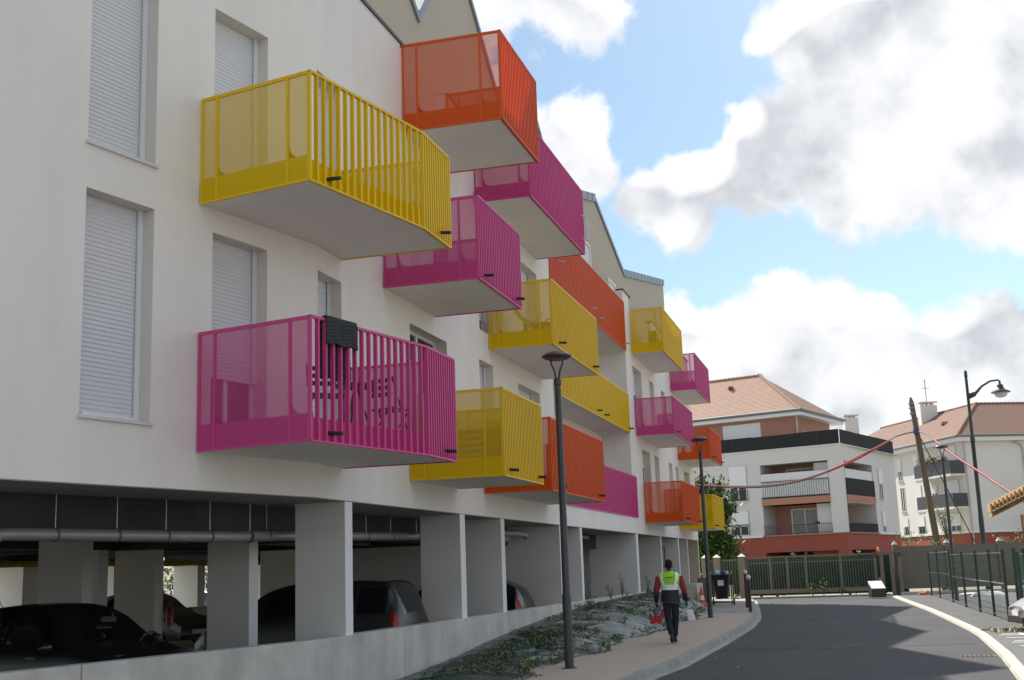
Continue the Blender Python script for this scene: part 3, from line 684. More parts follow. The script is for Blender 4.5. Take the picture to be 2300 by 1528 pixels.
for i in range(NS+1):
    s = -2+36*i/NS
    for j in range(NV+1):
        v = j/NV; o, z = tarp_z(s, v)
        if j == NV: z = .126
        tv.append(S(s, o, max(z, .123) if v > .3 else z))
for i in range(NS):
    for j in range(NV): a = i*(NV+1)+j; tf.append((a, a+1, a+NV+2, a+NV+1))
me = bpy.data.meshes.new('tarpaulin'); me.from_pydata(tv, [], tf); me.polygons.foreach_set('use_smooth', [True]*len(tf))
tm = mat('tarpaulin', (.028, .056, .044), .26, bump=.05, bscale=2.6, col2=(.06, .085, .078), vscale=1.3, spec=.45, fac_lo=.42, fac_hi=.66, detail=7)
me.materials.append(tm); o = bpy.data.objects.new('tarpaulin', me); C.objects.link(o)
tag(o, 'crumpled grey green ground tarpaulin covering the sloping bank under the concrete wall', 'tarpaulin')
leafm = [mat('ivy_leaf', (.04, .085, .018), .5, var=.4, vscale=8), mat('ivy_leaf_light', (.08, .15, .03), .5, var=.3, vscale=8), mat('dry_leaf', (.13, .09, .05), .7, var=.3, vscale=8)]
def leaf_quads(b, c, size, n=1, spread=0, up=.3, mi=None):
    for _ in range(n):
        p = Vector(c)+Vector((random.gauss(0, spread), random.gauss(0, spread), abs(random.gauss(0, spread*.5))))
        a = Vector((random.uniform(-1, 1), random.uniform(-1, 1), random.uniform(-up, up))).normalized(); q = a.cross(Vector((random.uniform(-.5, .5), random.uniform(-.5, .5), 1))).normalized()
        L_ = size*random.uniform(.6, 1.3); W_ = L_*.42
        b.quad(p-a*L_*.5, p+q*W_*.5, p+a*L_*.5, p-q*W_*.5+Vector((0, 0, L_*.1)), m=random.choice((0, 0, 1, 1, 2)) if mi is None else mi)
b = MB()
random.seed(3)
for _ in range(1900):
    s = random.uniform(2.5, 29.5); v = min(.98, max(.05, random.gauss(.55, .26)))
    if fb(s, v*2.4, 1.1)*.6+fb(s+7, v*5, 2.6)*.4 < (.66 if s < 9 else .545) and v < .95: continue
    o_, z = tarp_z(s, v)
    for k in range(random.randint(3, 14)):
        leaf_quads(b, S(s+random.gauss(0, .16), o_+random.gauss(0, .07), z+random.uniform(.01, .08)), .085, 1, .02, .5)
for _ in range(500):
    s = random.uniform(3, 30); leaf_quads(b, S(s, edge(s)+random.gauss(0, .05), .13), .07, 3, .03)
b.build('creeping_weeds', leafm, label='creeping green weeds growing through the tarpaulin', cat='weeds', kind='stuff')
def plant(name, loc, h, n, size, label, spread=.12, leaning=.1, group=None, mats=None, cat='plant', stems=5):
    root = empty(name, loc, label, cat, group)
    bs, bl = MB(), MB(); c = Vector(loc)
    for i in range(stems):
        a = random.uniform(0, 6.28); tip = c+Vector((math.cos(a)*spread*random.uniform(.3, 1.4), math.sin(a)*spread*random.uniform(.3, 1.4), h*random.uniform(.6, 1)))
        mid = (c+tip)/2+Vector((0, 0, h*.1)); bs.tube([c, mid, tip], [.008*h+.003, .006*h+.002, .002], 4)
        for k in range(n//stems):
            t = random.uniform(.15, 1); p = c.lerp(mid, t*2) if t < .5 else mid.lerp(tip, t*2-1)
            leaf_quads(bl, p, size, 1, size*.6, .8)
    bs.build('stem', mat('green_stem', (.07, .10, .04), .6), root); bl.build('leaves', mats or leafm, root)
    return root
random.seed(11)
for i, (s, o_, h, lb) in enumerate([(19.6, .25, .5, 'tall thin weed at the top of the tarpaulin bank, left of the person'), (21.2, .28, .75, 'tallest spiky weed against the concrete wall top'), (25.6, .3, .7, 'bushy dark weed behind the person at the wall'), (16.2, .35, .35, 'low bright green weed clump on the upper tarpaulin'), (30.4, 1.3, .45, 'leafy weed at the far foot of the tarpaulin near the second lamp')]):
    plant('weed', S(s, o_, tt(s)+.02 if o_ < 1 else .3), h, 60, .07, lb, .12)

# ================================================================== STREET LAMPS
def street_lamp(x, y, h, label, z0=.12):
    root = empty('street_lamp', (x, y, z0), label, 'street lamp', 'modern disc-headed street lamps')
    MB().lathe((x, y, z0), [(.078, 0), (.078, 1.2), (.066, 1.25), (.055, h-.65), (.05, h-.62), (.066, h-.6), (.066, h-.5), (.02, h-.48)], 16).build('pole', lamp_metal, root, smooth='auto')
    MB().lathe((x, y, z0), [(.13, 0), (.13, .012), (.078, .014)], 16).build('base_plate', lamp_metal, root)
    for sgn in (-1, 1):
        MB().tube([(x+sgn*.02, y, z0+h-.52), (x+sgn*.045, y, z0+h-.36), (x+sgn*.10, y, z0+h-.22), (x+sgn*.115, y, z0+h-.06)], .018, 8).build('fork_arm', lamp_metal, root, smooth=True)
    MB().lathe((x, y, z0+h-.16), [(.13, .02), (.20, .02), (.262, .055), (.268, .07), (.25, .09), (.17, .135), (.06, .16), (0, .165)], 28).build('lamp_head', lamp_metal, root, smooth='auto')
    MB().lathe((x, y, z0+h-.16), [(0, -.02), (.08, -.012), (.13, .02)], 20).build('lamp_glass', mat('lamp_glass', (.25, .16, .15), .2), root, smooth=True)
    return root
street_lamp(.78, 21.2, 5.45, 'dark grey disc-headed street lamp on the sidewalk beside the tarpaulin bank, nearest')
street_lamp(5.95, 39.2, 5.72, 'dark grey disc-headed street lamp just beyond the walking person')
street_lamp(17.0, 48.5, 6.1, 'dark grey disc-headed street lamp behind the green mesh fence, leaning wooden pole behind', .06)
# classic lantern behind the fence
lx, ly = 23.35, 62.0
ln = empty('street_lantern', (lx, ly, 0), 'tall black street lamp with a curved arm and hanging glass bowl behind the brown fence', 'street lamp')
MB().lathe((lx, ly, 0), [(.13, 0), (.13, 3.5), (.105, 4), (.10, 7.4), (.12, 7.45), (.12, 7.7), (.085, 7.8), (.07, 10.8), (.09, 10.85), (.07, 11.0), (.09, 11.05), (.05, 11.15)], 12).build('pole', mat('dark_green_metal', (.02, .035, .03), .4), ln, smooth='auto')
DG = MATS['dark_green_metal']
MB().tube([(lx, ly, 9.75), (lx+.35, ly, 9.9), (lx+.75, ly, 10.3), (lx+1.2, ly, 10.55), (lx+1.65, ly, 10.6)], [.10, .09, .06, .05, .045], 8).build('arm', DG, ln, smooth=True)
MB().quad((lx+.05, ly, 9.65), (lx+.4, ly, 9.8), (lx+.6, ly, 10.1), (lx+.06, ly, 9.95)).build('bracket', DG, ln)
MB().lathe((lx+1.7, ly, 9.9), [(.05, .68), (.06, .5), (.14, .45), (.17, .3), (.24, .2), (.46, .09), (.48, .04), (.3, .03)], 20).build('lamp_hood', DG, ln, smooth='auto')
MB().lathe((lx+1.7, ly, 9.9), [(.34, .03), (.29, -.12), (.16, -.20), (0, -.23)], 20).build('glass_bowl', mat('bowl_glass', (.6, .62, .62), .1, alpha=.8), ln, smooth=True)

# ================================================================== GATE, FENCES
brownm = mat('taupe_metal', (.17, .15, .115), .5, var=.06, vscale=2)
greenscr = mat('green_screen', (.014, .055, .036), .7, var=.25, vscale=3)
wh_cap = mat('cap_white', (.62, .62, .6), .5)
GH = H2+math.pi/2            # gate line runs square to the facade
GD = Vector((math.sin(GH), math.cos(GH))); GN_ = Vector((GD.y, -GD.x))
G0 = Vector((12.55, 62.6))
def G(u, o, z): q = G0+GD*u+GN_*o; return (q.x, q.y, z)
def Gp(px, z=1.3):   # u on the gate line that falls on this column of the photograph
    best = min(range(-900, 1600), key=lambda k: abs(proj(G(k/100, 0, z))[0]-px)); return best/100
def proj(p):
    d = Vector(p)-Vector((0, 0, H)); zz = d.dot(fw); return 1150+2724*d.dot(r_)/zz, 764-2724*d.dot(u_)/zz
gate = empty('sliding_gate', G(0, 0, 0), 'wide taupe sliding gate with thin bars in front of green screening', 'gate')
u0_, u1_ = Gp(1672), Gp(1972)
MB().box(u0_, u1_, -.04, .04, 1.98, 2.06, G).build('top_rail', brownm, gate)
MB().box(u0_, u1_, -.06, .06, .22, .42, G).build('bottom_beam', mat('taupe_light', (.22, .19, .13), .5), gate)
MB().box(u0_, u1_, -.03, .03, 1.72, 1.76, G).build('middle_rail', brownm, gate)
MB().box(u0_-1, u1_+.5, -.12, .12, .0, .05, G).build('gate_track', mat('track', (.35, .33, .28), .6), gate)
for f in (0.02, .2, .33, .47, .73, .98): MB().box(u0_+(u1_-u0_)*f-.06, u0_+(u1_-u0_)*f+.06, -.045, .045, .42, 1.98, G).build('gate_post', brownm, gate)
b = MB(); u = u0_
while u < u1_: b.box(u-.012, u+.012, -.018, .018, .42, 1.98, G); u += .13
b.build('bars', brownm, gate, kind='stuff')
for f in (.12, .24, .78): 
    q = G(u0_+(u1_-u0_)*f, .1, .14); MB().tube([Vector(q)+Vector((GN_.x, GN_.y, 0))*.04, Vector(q)-Vector((GN_.x, GN_.y, 0))*.04], .09, 10).build('roller', black_metal, gate)
scr = MB()
for k in range(100):   # rippled fabric behind the gate
    u = u1_+1.4-10.0+k*.10; o1 = .8+.02*math.sin(k*1.7); o2 = .8+.02*math.sin((k+1)*1.7)
    scr.quad(G(u, -o1, .1), G(u+.1, -o2, .1), G(u+.1, -o2, 1.95), G(u, -o1, 1.95))
scr.build('screen_fabric', greenscr, None, smooth=True, label='dark green woven screening stretched behind the sliding gate', cat='screen')
# left fence and posts
lf = empty('railing_fence', G(u0_-1.5, 0, 0), 'taupe bar fence to the left of the sliding gate behind the rubbish bin', 'fence')
for px in (1586, 1612, 1668):
    u = Gp(px); pp = MB().box(u-.17, u+.17, -.15, .2, 0, 2.1, G).build('gate_pillar', brownm, lf)
    MB().hexa([G(u-.2, -.18, 2.101), G(u+.2, -.18, 2.101), G(u+.2, .23, 2.101), G(u-.2, .23, 2.101)], [G(u-.02, .0, 2.25), G(u+.02, .0, 2.25), G(u+.02, .03, 2.25), G(u-.02, .03, 2.25)]).build('pillar_cap', wh_cap, pp)
b = MB(); u = Gp(1560)
while u < u0_-.2: b.box(u-.012, u+.012, -.018, .018, .1, 2.0, G); u += .13
b.build('bars', brownm, lf, kind='stuff'); MB().box(Gp(1560), u0_-.2, -.03, .03, 1.92, 1.97, G).box(Gp(1560), u0_-.2, -.03, .03, .2, .25, G).build('rail', brownm, lf)
# right: gate end frame, solid fence
ge = empty('gate_end_frame', G(u1_, 0, 0), 'tall taupe gate catch frame with an amber beacon at the right end of the gate', 'gate frame')
for px in (1981, 2004, 2022):
    u = Gp(px); MB().box(u-.09, u+.09, -.1, .1, 0, 2.12, G).build('frame_post', brownm, ge)
MB().box(Gp(1981), Gp(2022), -.05, .05, 2.0, 2.1, G).build('frame_rail', brownm, ge)
q = G(Gp(1976), .1, 2.12); MB().lathe(q, [(.07, 0), (.07, .14), (.04, .2), (0, .21)], 12).build('amber_beacon', mat('amber', (.75, .25, .02), .3), ge, smooth=True)
for px in (1970, 2020): q = G(Gp(px), .18, 1.95); MB().box(-.1, .1, -.08, .08, -.06, .08, lambda x, y, z: (q[0]+x, q[1]+y, q[2]+z)).build('roller_guide', black_metal, ge)
sf = empty('solid_fence', G(Gp(2025), 0, 0), 'solid dark taupe panel fence with white capped posts at the right', 'fence')
FA = Vector(G(Gp(2014), -.4, 0)[:2]); FB = Vector((27.5, 60.2)); FD = (FB-FA).normalized(); FN = Vector((FD.y, -FD.x)); FL = (FB-FA).length
def FF(u, o, z): q = FA+FD*u+FN*o; return (q.x, q.y, z)
fencem = mat('taupe_panel', (.135, .125, .10), .55, var=.07, vscale=1.5)
nb = 4; step = FL/3.0
for k in range(5):
    MB().box(k*2.5+.02, k*2.5+2.48, -.02, .02, .25, 2.32, FF).build('fence_panel', fencem, sf)
for k in range(0, 6):
    u = k*2.5; pp = MB().box(u-.11, u+.11, -.1, .12, 0, 2.42, FF).build('fence_post', fencem, sf)
    MB().hexa([FF(u-.13, -.12, 2.421), FF(u+.13, -.12, 2.421), FF(u+.13, .14, 2.421), FF(u-.13, .14, 2.421)], [FF(u-.02, 0, 2.6), FF(u+.02, 0, 2.6), FF(u+.02, .03, 2.6), FF(u-.02, .03, 2.6)]).build('post_cap', wh_cap, pp)
MB().box(0, 12.5, .5, .75, .0, .12, FF).build('fence_kerb', kerb_pale, sf)
# green welded-mesh fence along the right pavement
gf = empty('mesh_fence', S(30, 10.6, .05), 'dark green wire mesh fence with rails coloured pale as sun glint along the right pavement', 'fence')
dgm = mat('fence_green', (.010, .040, .028), .35)
gp = [(42.2, 10.2, 1.92), (39.0, 10.38, 1.95), (33.2, 10.52, 1.92), (28.4, 10.62, 1.8), (24.4, 10.73, 1.8), (21.4, 10.85, 1.8), (18.2, 10.9, 1.8)]
railm = mat('fence_rail', (.35, .38, .37), .12, metal=.7)  # pale metal colour stands in for sun glinting along the rails
for s, o_, h in gp: MB().box(s-.035, s+.035, o_-.035, o_+.035, .05, h+.1, S).build('fence_post', dgm, gf)
wm = MB()
for (s, o_, h), (s2, o2, h2) in zip(gp[:-1], gp[1:]):
    p, q = Vector(S(s, o_)), Vector(S(s2, o2)); h = min(h, h2)
    for z in (h, h*.56, .15):
        MB().tube([p+Vector((0, 0, z)), q+Vector((0, 0, z))], .022, 6).build('fence_rail', railm, gf)
    nv = int((p-q).length/.12)
    for i in range(nv): c = p.lerp(q, i/nv); wm.tube([c+Vector((0, 0, .1)), c+Vector((0, 0, h))], .0018, 3, cap=False)
    for i in range(9): z = .15+(h-.15)*i/9; wm.tube([p+Vector((0, 0, z)), q+Vector((0, 0, z))], .0018, 3, cap=False)
wm.build('wire_mesh', dgm, gf, kind='stuff')
gg = empty('small_mesh_gate', S(17.4, 11.2, .05), 'narrow green mesh gate panel between two posts at the end of the mesh fence', 'gate')
ga = [(18.0, 11.15, 1.9), (23.4, 12.0, 1.9), (26.4, 12.9, 2.0), (15.9, 11.0, 1.8)]
for s, o_, h in ga: MB().box(s-.04, s+.04, o_-.04, o_+.04, .05, h, S).build('gate_post', dgm, gg)
for z in (1.75, 1.0, .2):
    MB().tube([S(18.0, 11.15, z), S(23.4, 12.0, z), S(26.4, 12.9, z)], .02, 6).build('gate_rail', mat('gate_green', (.015, .08, .05), .4), gg)
wm = MB()
for i in range(30): c = Vector(S(18, 11.15)).lerp(Vector(S(23.4, 12)), i/30); wm.tube([c+Vector((0, 0, .2)), c+Vector((0, 0, 1.75))], .003, 3, cap=False)
wm.build('wire_mesh', MATS['gate_green'], gg, kind='stuff')
# second asphalt plot and bits of debris behind the mesh fence
for i, (px, py, D, sz, m_, lb, nm) in enumerate(((2222, 1335, 52, (.9, .35, .25), paint_w, 'white plastic sacks lying against the brown fence, rightmost', 'white_sack'), (2185, 1336, 54, (.8, .3, .12), paint_w, 'flat white sack on the ground by the brown fence', 'white_sack'), (2078, 1331, 57, (.35, .25, .2), mat('terracotta_bits', (.35, .14, .07), .8), 'orange brown heap of broken pots by the fence corner', 'rubble_heap'))):
    p = at(px, py, D); p.z = .06; me_ = bmesh.new(); bmesh.ops.create_icosphere(me_, subdivisions=2, radius=1)
    for v in me_.verts: v.co = Vector((v.co.x*sz[0]*random.uniform(.8, 1.1), v.co.y*sz[1]*random.uniform(.8, 1.1), max(0, v.co.z)*sz[2]*random.uniform(.6, 1.2)))
    mm = bpy.data.meshes.new(nm); me_.to_mesh(mm); mm.materials.append(m_); oo = bpy.data.objects.new(nm, mm); C.objects.link(oo); oo.location = p
    tag(oo, lb, 'sack' if 'sack' in nm else 'rubble')

# ================================================================== SMALL STREET THINGS
def bollard(s, o_, h, label):
    x, y, _ = S(s, o_); root = empty('bollard', (x, y, .12), label, 'bollard', 'dark bollards with white ball tops')
    MB().lathe((x, y, .12), [(.055, 0), (.055, h-.14), (.04, h-.12), (.04, h-.1)], 12).build('post', mat('bollard_brown', (.05, .028, .024), .45), root, smooth='auto')
    bm = bmesh.new(); bmesh.ops.create_uvsphere(bm, u_segments=14, v_segments=10, radius=.085); mm = bpy.data.meshes.new('ball'); bm.to_mesh(mm); mm.materials.append(wh_cap); mm.polygons.foreach_set('use_smooth', [True]*len(mm.polygons))
    inst('ball_top', mm, root, (x, y, .12+h-.04))
bollard(27.2, 3.55, 1.2, 'dark red brown bollard with a white ball top on the kerb corner, nearer one')
bollard(31.5, 3.05, 1.35, 'dark red brown bollard with a white ball top, farther one behind the nearer bollard')
for i, (px, py, D, h, lb) in enumerate(((1759, 1329, 64.5, .7, 'short pale wooden stake in front of the sliding gate'), (1645, 1335, 60, .7, 'short pale wooden stake right of the rubbish bin'), (1583, 1352, 55, 1.0, 'pale wooden stake left of the second lamp at the building end'))):
    p = at(px, py, D); MB().box(-.09, .09, -.09, .09, 0, h, lambda x, y, z, p=p: (p.x+x, p.y+y, .05+z)).build('wooden_stake', mat('stake_wood', (.35, .28, .19), .8, var=.15, vscale=4), label=lb, cat='stake')
# traffic cone
cx_, cy_, _ = S(34.6, .95); p = Vector((cx_, cy_, .12))
cn = empty('traffic_cone', p, 'orange and white traffic cone beside the rubbish bin', 'traffic cone')
org = mat('cone_orange', (.75, .09, .02), .5)
MB().lathe(p, [(.17, .03), (.125, .24)], 20).lathe(p, [(.095, .42), (.03, .74), (0, .74)], 20).build('cone_body', org, cn, smooth='auto')
MB().lathe(p, [(.126, .24), (.096, .42)], 20).build('reflective_band', mat('reflective', (.85, .83, .78), .3), cn, smooth='auto')
MB().box(p.x-.2, p.x+.2, p.y-.2, p.y+.2, .12, .15).build('cone_base', org, cn)
# cleaning cart with black sack
q = Vector(S(35.0, 1.75)); bx = lambda x, y, z: (q.x+x*math.cos(-.3)-y*math.sin(-.3), q.y+x*math.sin(-.3)+y*math.cos(-.3), .12+z)
bn = empty('cleaning_cart', (q.x, q.y, .12), 'black wheeled cleaning cart with a bin, a white label and bags on top', 'bin cart')
b = MB(); b.hexa([bx(-.2, -.2, .25), bx(.22, -.2, .25), bx(.22, .2, .25), bx(-.2, .2, .25)], [bx(-.35, -.28, 1.15), bx(.33, -.28, 1.15), bx(.33, .25, 1.15), bx(-.35, .25, 1.15)]); bevel(b.build('bin_body', mat('black_plastic', (.012, .013, .016), .4), bn), .03)
b = MB(); b.box(-.38, .36, -.3, .28, 1.15, 1.22, bx); bevel(b.build('bin_rim', MATS['black_plastic'], bn), .02)
b = MB(); b.box(-.12, .12, -.29, -.275, .78, 1.0, bx); b.build('bin_label', paint_w, bn)
b = MB()
for x in (-.42, .42):
    b.tube([bx(x, -.3, 0), bx(x, -.3, 1.2)], .022, 6); b.tube([bx(x, .3, 0), bx(x, .3, 1.35)], .022, 6); b.tube([bx(x, -.3, .12), bx(x, .3, .12)], .022, 6); b.tube([bx(x, -.3, 1.2), bx(x, .3, 1.35)], .022, 6)
b.tube([bx(-.42, -.3, .12), bx(.42, -.3, .12)], .022, 6); b.tube([bx(-.42, .3, .12), bx(.42, .3, .12)], .022, 6); b.build('cart_frame', mat('cart_blue', (.02, .035, .07), .4), bn)
for x in (-.42, .42):
    MB().tube([bx(x-.03, .32, .12), bx(x+.03, .32, .12)], .12, 14).build('wheel', black_metal, bn)
for x, y, c_, rr in ((-.15, -.05, (.45, .5, .6), .13), (.1, .05, (.03, .06, .25), .12), (.24, -.1, (.5, .52, .55), .09)):
    bm = bmesh.new(); bmesh.ops.create_icosphere(bm, subdivisions=2, radius=rr)
    for v in bm.verts: v.co *= random.uniform(.75, 1.2)
    mm = bpy.data.meshes.new('bag'); bm.to_mesh(mm); mm.materials.append(mat('bag_%d' % int(rr*1000), c_, .4)); inst('bag', mm, bn, bx(x, y, 1.28))
# gate motor box
mb_ = S(42.6, 7.85)
Mx = lambda x, y, z: (mb_[0]+x, mb_[1]+y, z)
mo_ = empty('gate_motor', mb_, 'dark gate motor box at the gate, sloping lid coloured white as sun glare', 'gate motor')
b = MB(); b.hexa([Mx(-.3, -.3, .05), Mx(.36, -.3, .05), Mx(.36, .3, .05), Mx(-.3, .3, .05)], [Mx(-.3, -.3, .42), Mx(.36, -.3, .42), Mx(.36, .3, .75), Mx(-.3, .3, .75)]); bevel(b.build('housing', mat('motor_dark', (.03, .028, .025), .5), mo_), .03)
b = MB(); b.hexa([Mx(-.28, -.29, .435), Mx(.34, -.29, .435), Mx(.34, .28, .752), Mx(-.28, .28, .752)], [Mx(-.28, -.29, .45), Mx(.34, -.29, .45), Mx(.34, .28, .77), Mx(-.28, .28, .77)]); b.build('lid', mat('lid_sun_glare', (.82, .83, .85), .15), mo_)  # sun glare on the box top is put into the white lid colour
px_ = at(1978, 1300, 62)
ps = empty('reader_post', (px_.x, px_.y, 0), 'small pale card reader post with a black top beside the gate motor', 'post')
MB().lathe((px_.x, px_.y, 0), [(.12, 0), (.16, .5), (.16, .8), (.1, .86)], 14).build('post', mat('post_grey', (.4, .4, .38), .4), ps, smooth='auto')
MB().lathe((px_.x, px_.y, .86), [(.12, 0), (.13, .16), (.06, .22), (0, .22)], 14).build('post_top', black_metal, ps, smooth='auto')
# rusty drain grate in the road
dgx = empty('drain_grate', S(7.6, 8.9, 0), 'rusty drain grate in the road beside the pale right kerb', 'drain grate')
MB().box(7.45, 7.85, 8.95, 9.56, .0, .006, S).build('grate_frame', rust_m, dgx)
b = MB()
for i in range(7): b.box(7.5, 7.8, 8.98+i*.08, 9.02+i*.08, .0065, .012, S)
b.build('grate_bars', mat('rust_dark', (.03, .02, .015), .8), dgx)
# weeds strip on the parking edge
b = MB(); random.seed(5)
for _ in range(900):
    s, o_ = random.uniform(13.9, 15.0), random.uniform(10.1, 13.5); leaf_quads(b, S(s, o_, .06), .11, 1, .03, .8, mi=random.choice((0, 1, 2, 2, 2, 2)))
b.build('weed_strip', [leafm[1], leafm[0], mat('straw', (.34, .25, .14), .8, var=.3)], label='dry grass and weeds on the pavement edge by the silver car', cat='weeds', kind='stuff')
b = MB()
for _ in range(90):
    s, o_ = random.uniform(4, 40), random.choice((random.uniform(4.3, 9.3), random.uniform(9.9, 12))); leaf_quads(b, S(s, o_, .012 if o_ < 9.4 else .07), .06, 1, .02, .2, mi=random.choice((0, 1)))
b.build('road_litter', [mat('litter_pale', (.4, .38, .33), .8), mat('litter_leaf', (.16, .10, .05), .8)], label='scattered dead leaves and bits of litter on the road', cat='litter', kind='stuff')
# plants by the gate
random.seed(21)
for i, (px, D, h, lb) in enumerate(((1782, 66, .75, 'dark leafy plant growing under the gate, left'), (1805, 66, 1.0, 'taller bright green plant growing through the middle of the gate'), (1838, 66.5, .45, 'low yellow green weed below the gate, middle'), (1868, 66.5, .5, 'low bright green weed below the gate, right of the middle'), (1935, 66, .3, 'row of tiny pale weeds near the right end of the gate'), (1655, 59, .35, 'grass tuft at the foot of the left gate pillar'))):
    p = at(px, 1335, D); plant('weed', (p.x, G0.y-1.0+.0*p.y if D > 60 else p.y, .03), h, 90, .11, lb, .2, mats=[leafm[1], mat('lime_leaf', (.20, .26, .05), .5), leafm[1]])
for i, (px, py, D, h, sp, lb) in enumerate(((2045, 1216, 66, .9, .9, 'yellow green shrub showing over the solid fence beside the leaning pole'), (2115, 1218, 66, .8, .9, 'sparse green shrub over the fence behind the disc lamp'), (1782, 1245, 70, .5, .12, 'yellow flower spike over the top of the gate, left'), (1807, 1245, 70, .5, .12, 'yellow flower spike over the top of the gate, right'), (1918, 1243, 70, .4, .25, 'yellow bush top over the right part of the gate'), (2125, 1190, 66.5, 1.9, .5, 'young sapling with small leaves right of the leaning pole'), (2270, 1212, 66, .8, 1.2, 'dry reddish weeds over the fence below the timber canopy'))):
    p = at(px, py, D); nm = 'shrub' if sp > .3 else 'flower_spike'
    plant(nm, (p.x, p.y, p.z-.6), h+.3, 260 if sp > .3 else 60, .14, lb, sp, mats=[leafm[1], MATS['lime_leaf'], MATS['dry_leaf']], stems=9 if sp > .3 else 2)

# ================================================================== WOODEN POLE AND CABLES
wp0, wp1 = Vector((22.76, 66.5, 0)), at(2045, 893, 66.5)
wp = empty('utility_pole', wp0, 'leaning weathered wooden utility pole with cables tied round it', 'utility pole')
MB().tube([wp0, wp0.lerp(wp1, .5), wp0.lerp(wp1, .97), wp1], [.2, .17, .14, .05], 12).build('pole', mat('weathered_wood', (.13, .105, .07), .9, bump=.02, bscale=12, var=.25, vscale=2, stretch=(3, 3, .4)), wp, smooth='auto')
tie = at(2058, 969, 66.4); MB().tube([tie-Vector((0, 0, .16)), tie+Vector((0, 0, .16))], .165, 12).build('blue_tie', mat('blue_tape', (.05, .06, .18), .5), wp)
for dz in (.35, .6, .9): c = wp1-Vector((0, 0, dz)); MB().tube([c-Vector((0, 0, .03)), c+Vector((0, 0, .03))], .16, 10).build('pole_band', galv, wp)
def cable(pts, rad, m_, label, n=30, red=None):
    P_ = [Vector(p) for p in pts]; sp = []
    for i in range(len(P_)-1):
        p0, p1, p2, p3 = P_[max(0, i-1)], P_[i], P_[i+1], P_[min(len(P_)-1, i+2)]
        for k in range(8):
            t = k/8; sp.append(.5*((2*p1)+(p2-p0)*t+(2*p0-5*p1+4*p2-p3)*t*t+(3*p1-p0-3*p2+p3)*t**3))
    sp.append(P_[-1]); o = MB().tube(sp, rad, 8).build('cable', m_, label=label, cat='cable', smooth=True); return o, sp
redm = mat('red_sleeve', (.38, .03, .04), .5); palem = mat('pale_red_sleeve', (.42, .17, .14), .5); blk = mat('black_cable', (.02, .02, .022), .5)
lp = [S(42.0, .3, 5.72), at(1564, 1092, 59.5), at(1720, 1094, 61), at(1840, 1068, 63), at(1960, 1012, 65), at(2010, 982, 66), tie]
cable(lp, .028, blk, 'black cable sagging from the apartment building to the leaning pole')
cable([p+Vector((0, -.05, .07)) if i < 5 else p for i, p in enumerate([Vector(q_) for q_ in lp[:6]])], .034, palem, 'faded red sleeve over the cable sagging left of the leaning pole')
cable([at(1865, 1057, 63.3), at(1915, 1036, 64), at(1960, 1012, 65), at(1992, 993, 65.6)], .06, redm, 'bright red sleeve on the cable just left of the leaning pole')
rp = [tie, at(2085, 978, 64.8), at(2120, 1008, 62), at(2200, 1062, 52), at(2280, 1115, 42), at(2330, 1148, 37)]
cable(rp, .03, blk, 'black cable running from the leaning pole to the timber canopy')
cable([at(2098, 988, 63.8), at(2120, 1006, 62), at(2150, 1028, 58), at(2200, 1060, 52), at(2240, 1087, 47), at(2282, 1114, 42), at(2330, 1146, 37)], .042, redm, 'long red hose around the cable right of the leaning pole')
MB().tube([at(2068, 985, 66.3), at(2190, 1218, 66.0)], .028, 6).build('guy_wire', blk, label='thin black guy wire running down from the leaning pole', cat='wire')

# ================================================================== TIMBER CANOPY
tb = empty('timber_canopy', at(2300, 1160, 36), 'timber slatted canopy edge entering at the right of the picture', 'canopy')
tim = mat('larch', (.50, .33, .14), .6, var=.2, vscale=3)
a0, a1 = at(2228, 1150, 36), at(2330, 1098, 34); b0, b1 = at(2222, 1160, 36), None
ax = (a1-a0); fwv = Vector((.35, 1, 0)).normalized()
for i in range(12):
    p = a0+ax*(i/11); c = p; ux = Vector((1, -.3, 0)).normalized()*.032; st = fwv*3+Vector((0, 0, .12))
    MB().hexa([c-ux, c+ux, c+ux+st, c-ux+st], [c-ux+Vector((0, 0, .24)), c+ux+Vector((0, 0, .24)), c+ux+st+Vector((0, 0, .24)), c-ux+st+Vector((0, 0, .24))]).build('slat', tim, tb)
MB().hexa([a0+fwv*.4-Vector((0, 0, .12)), a1+fwv*.4-Vector((0, 0, .12)), a1+fwv*2.6-Vector((0, 0, .12)), a0+fwv*2.6-Vector((0, 0, .12))], [a0+fwv*.4, a1+fwv*.4, a1+fwv*2.6, a0+fwv*2.6]).build('underside_board', tim, tb)
pp = at(2296, 1165, 36.5)
for k in range(4):
    x = pp.x+k*.16; MB().box(x, x+.1, pp.y, pp.y+.1, pp.z-.3, pp.z+.12).build('slat', tim, tb)
MB().box(pp.x+.25, pp.x+.45, pp.y+.5, pp.y+.7, .05, pp.z).build('canopy_post', tim, tb)

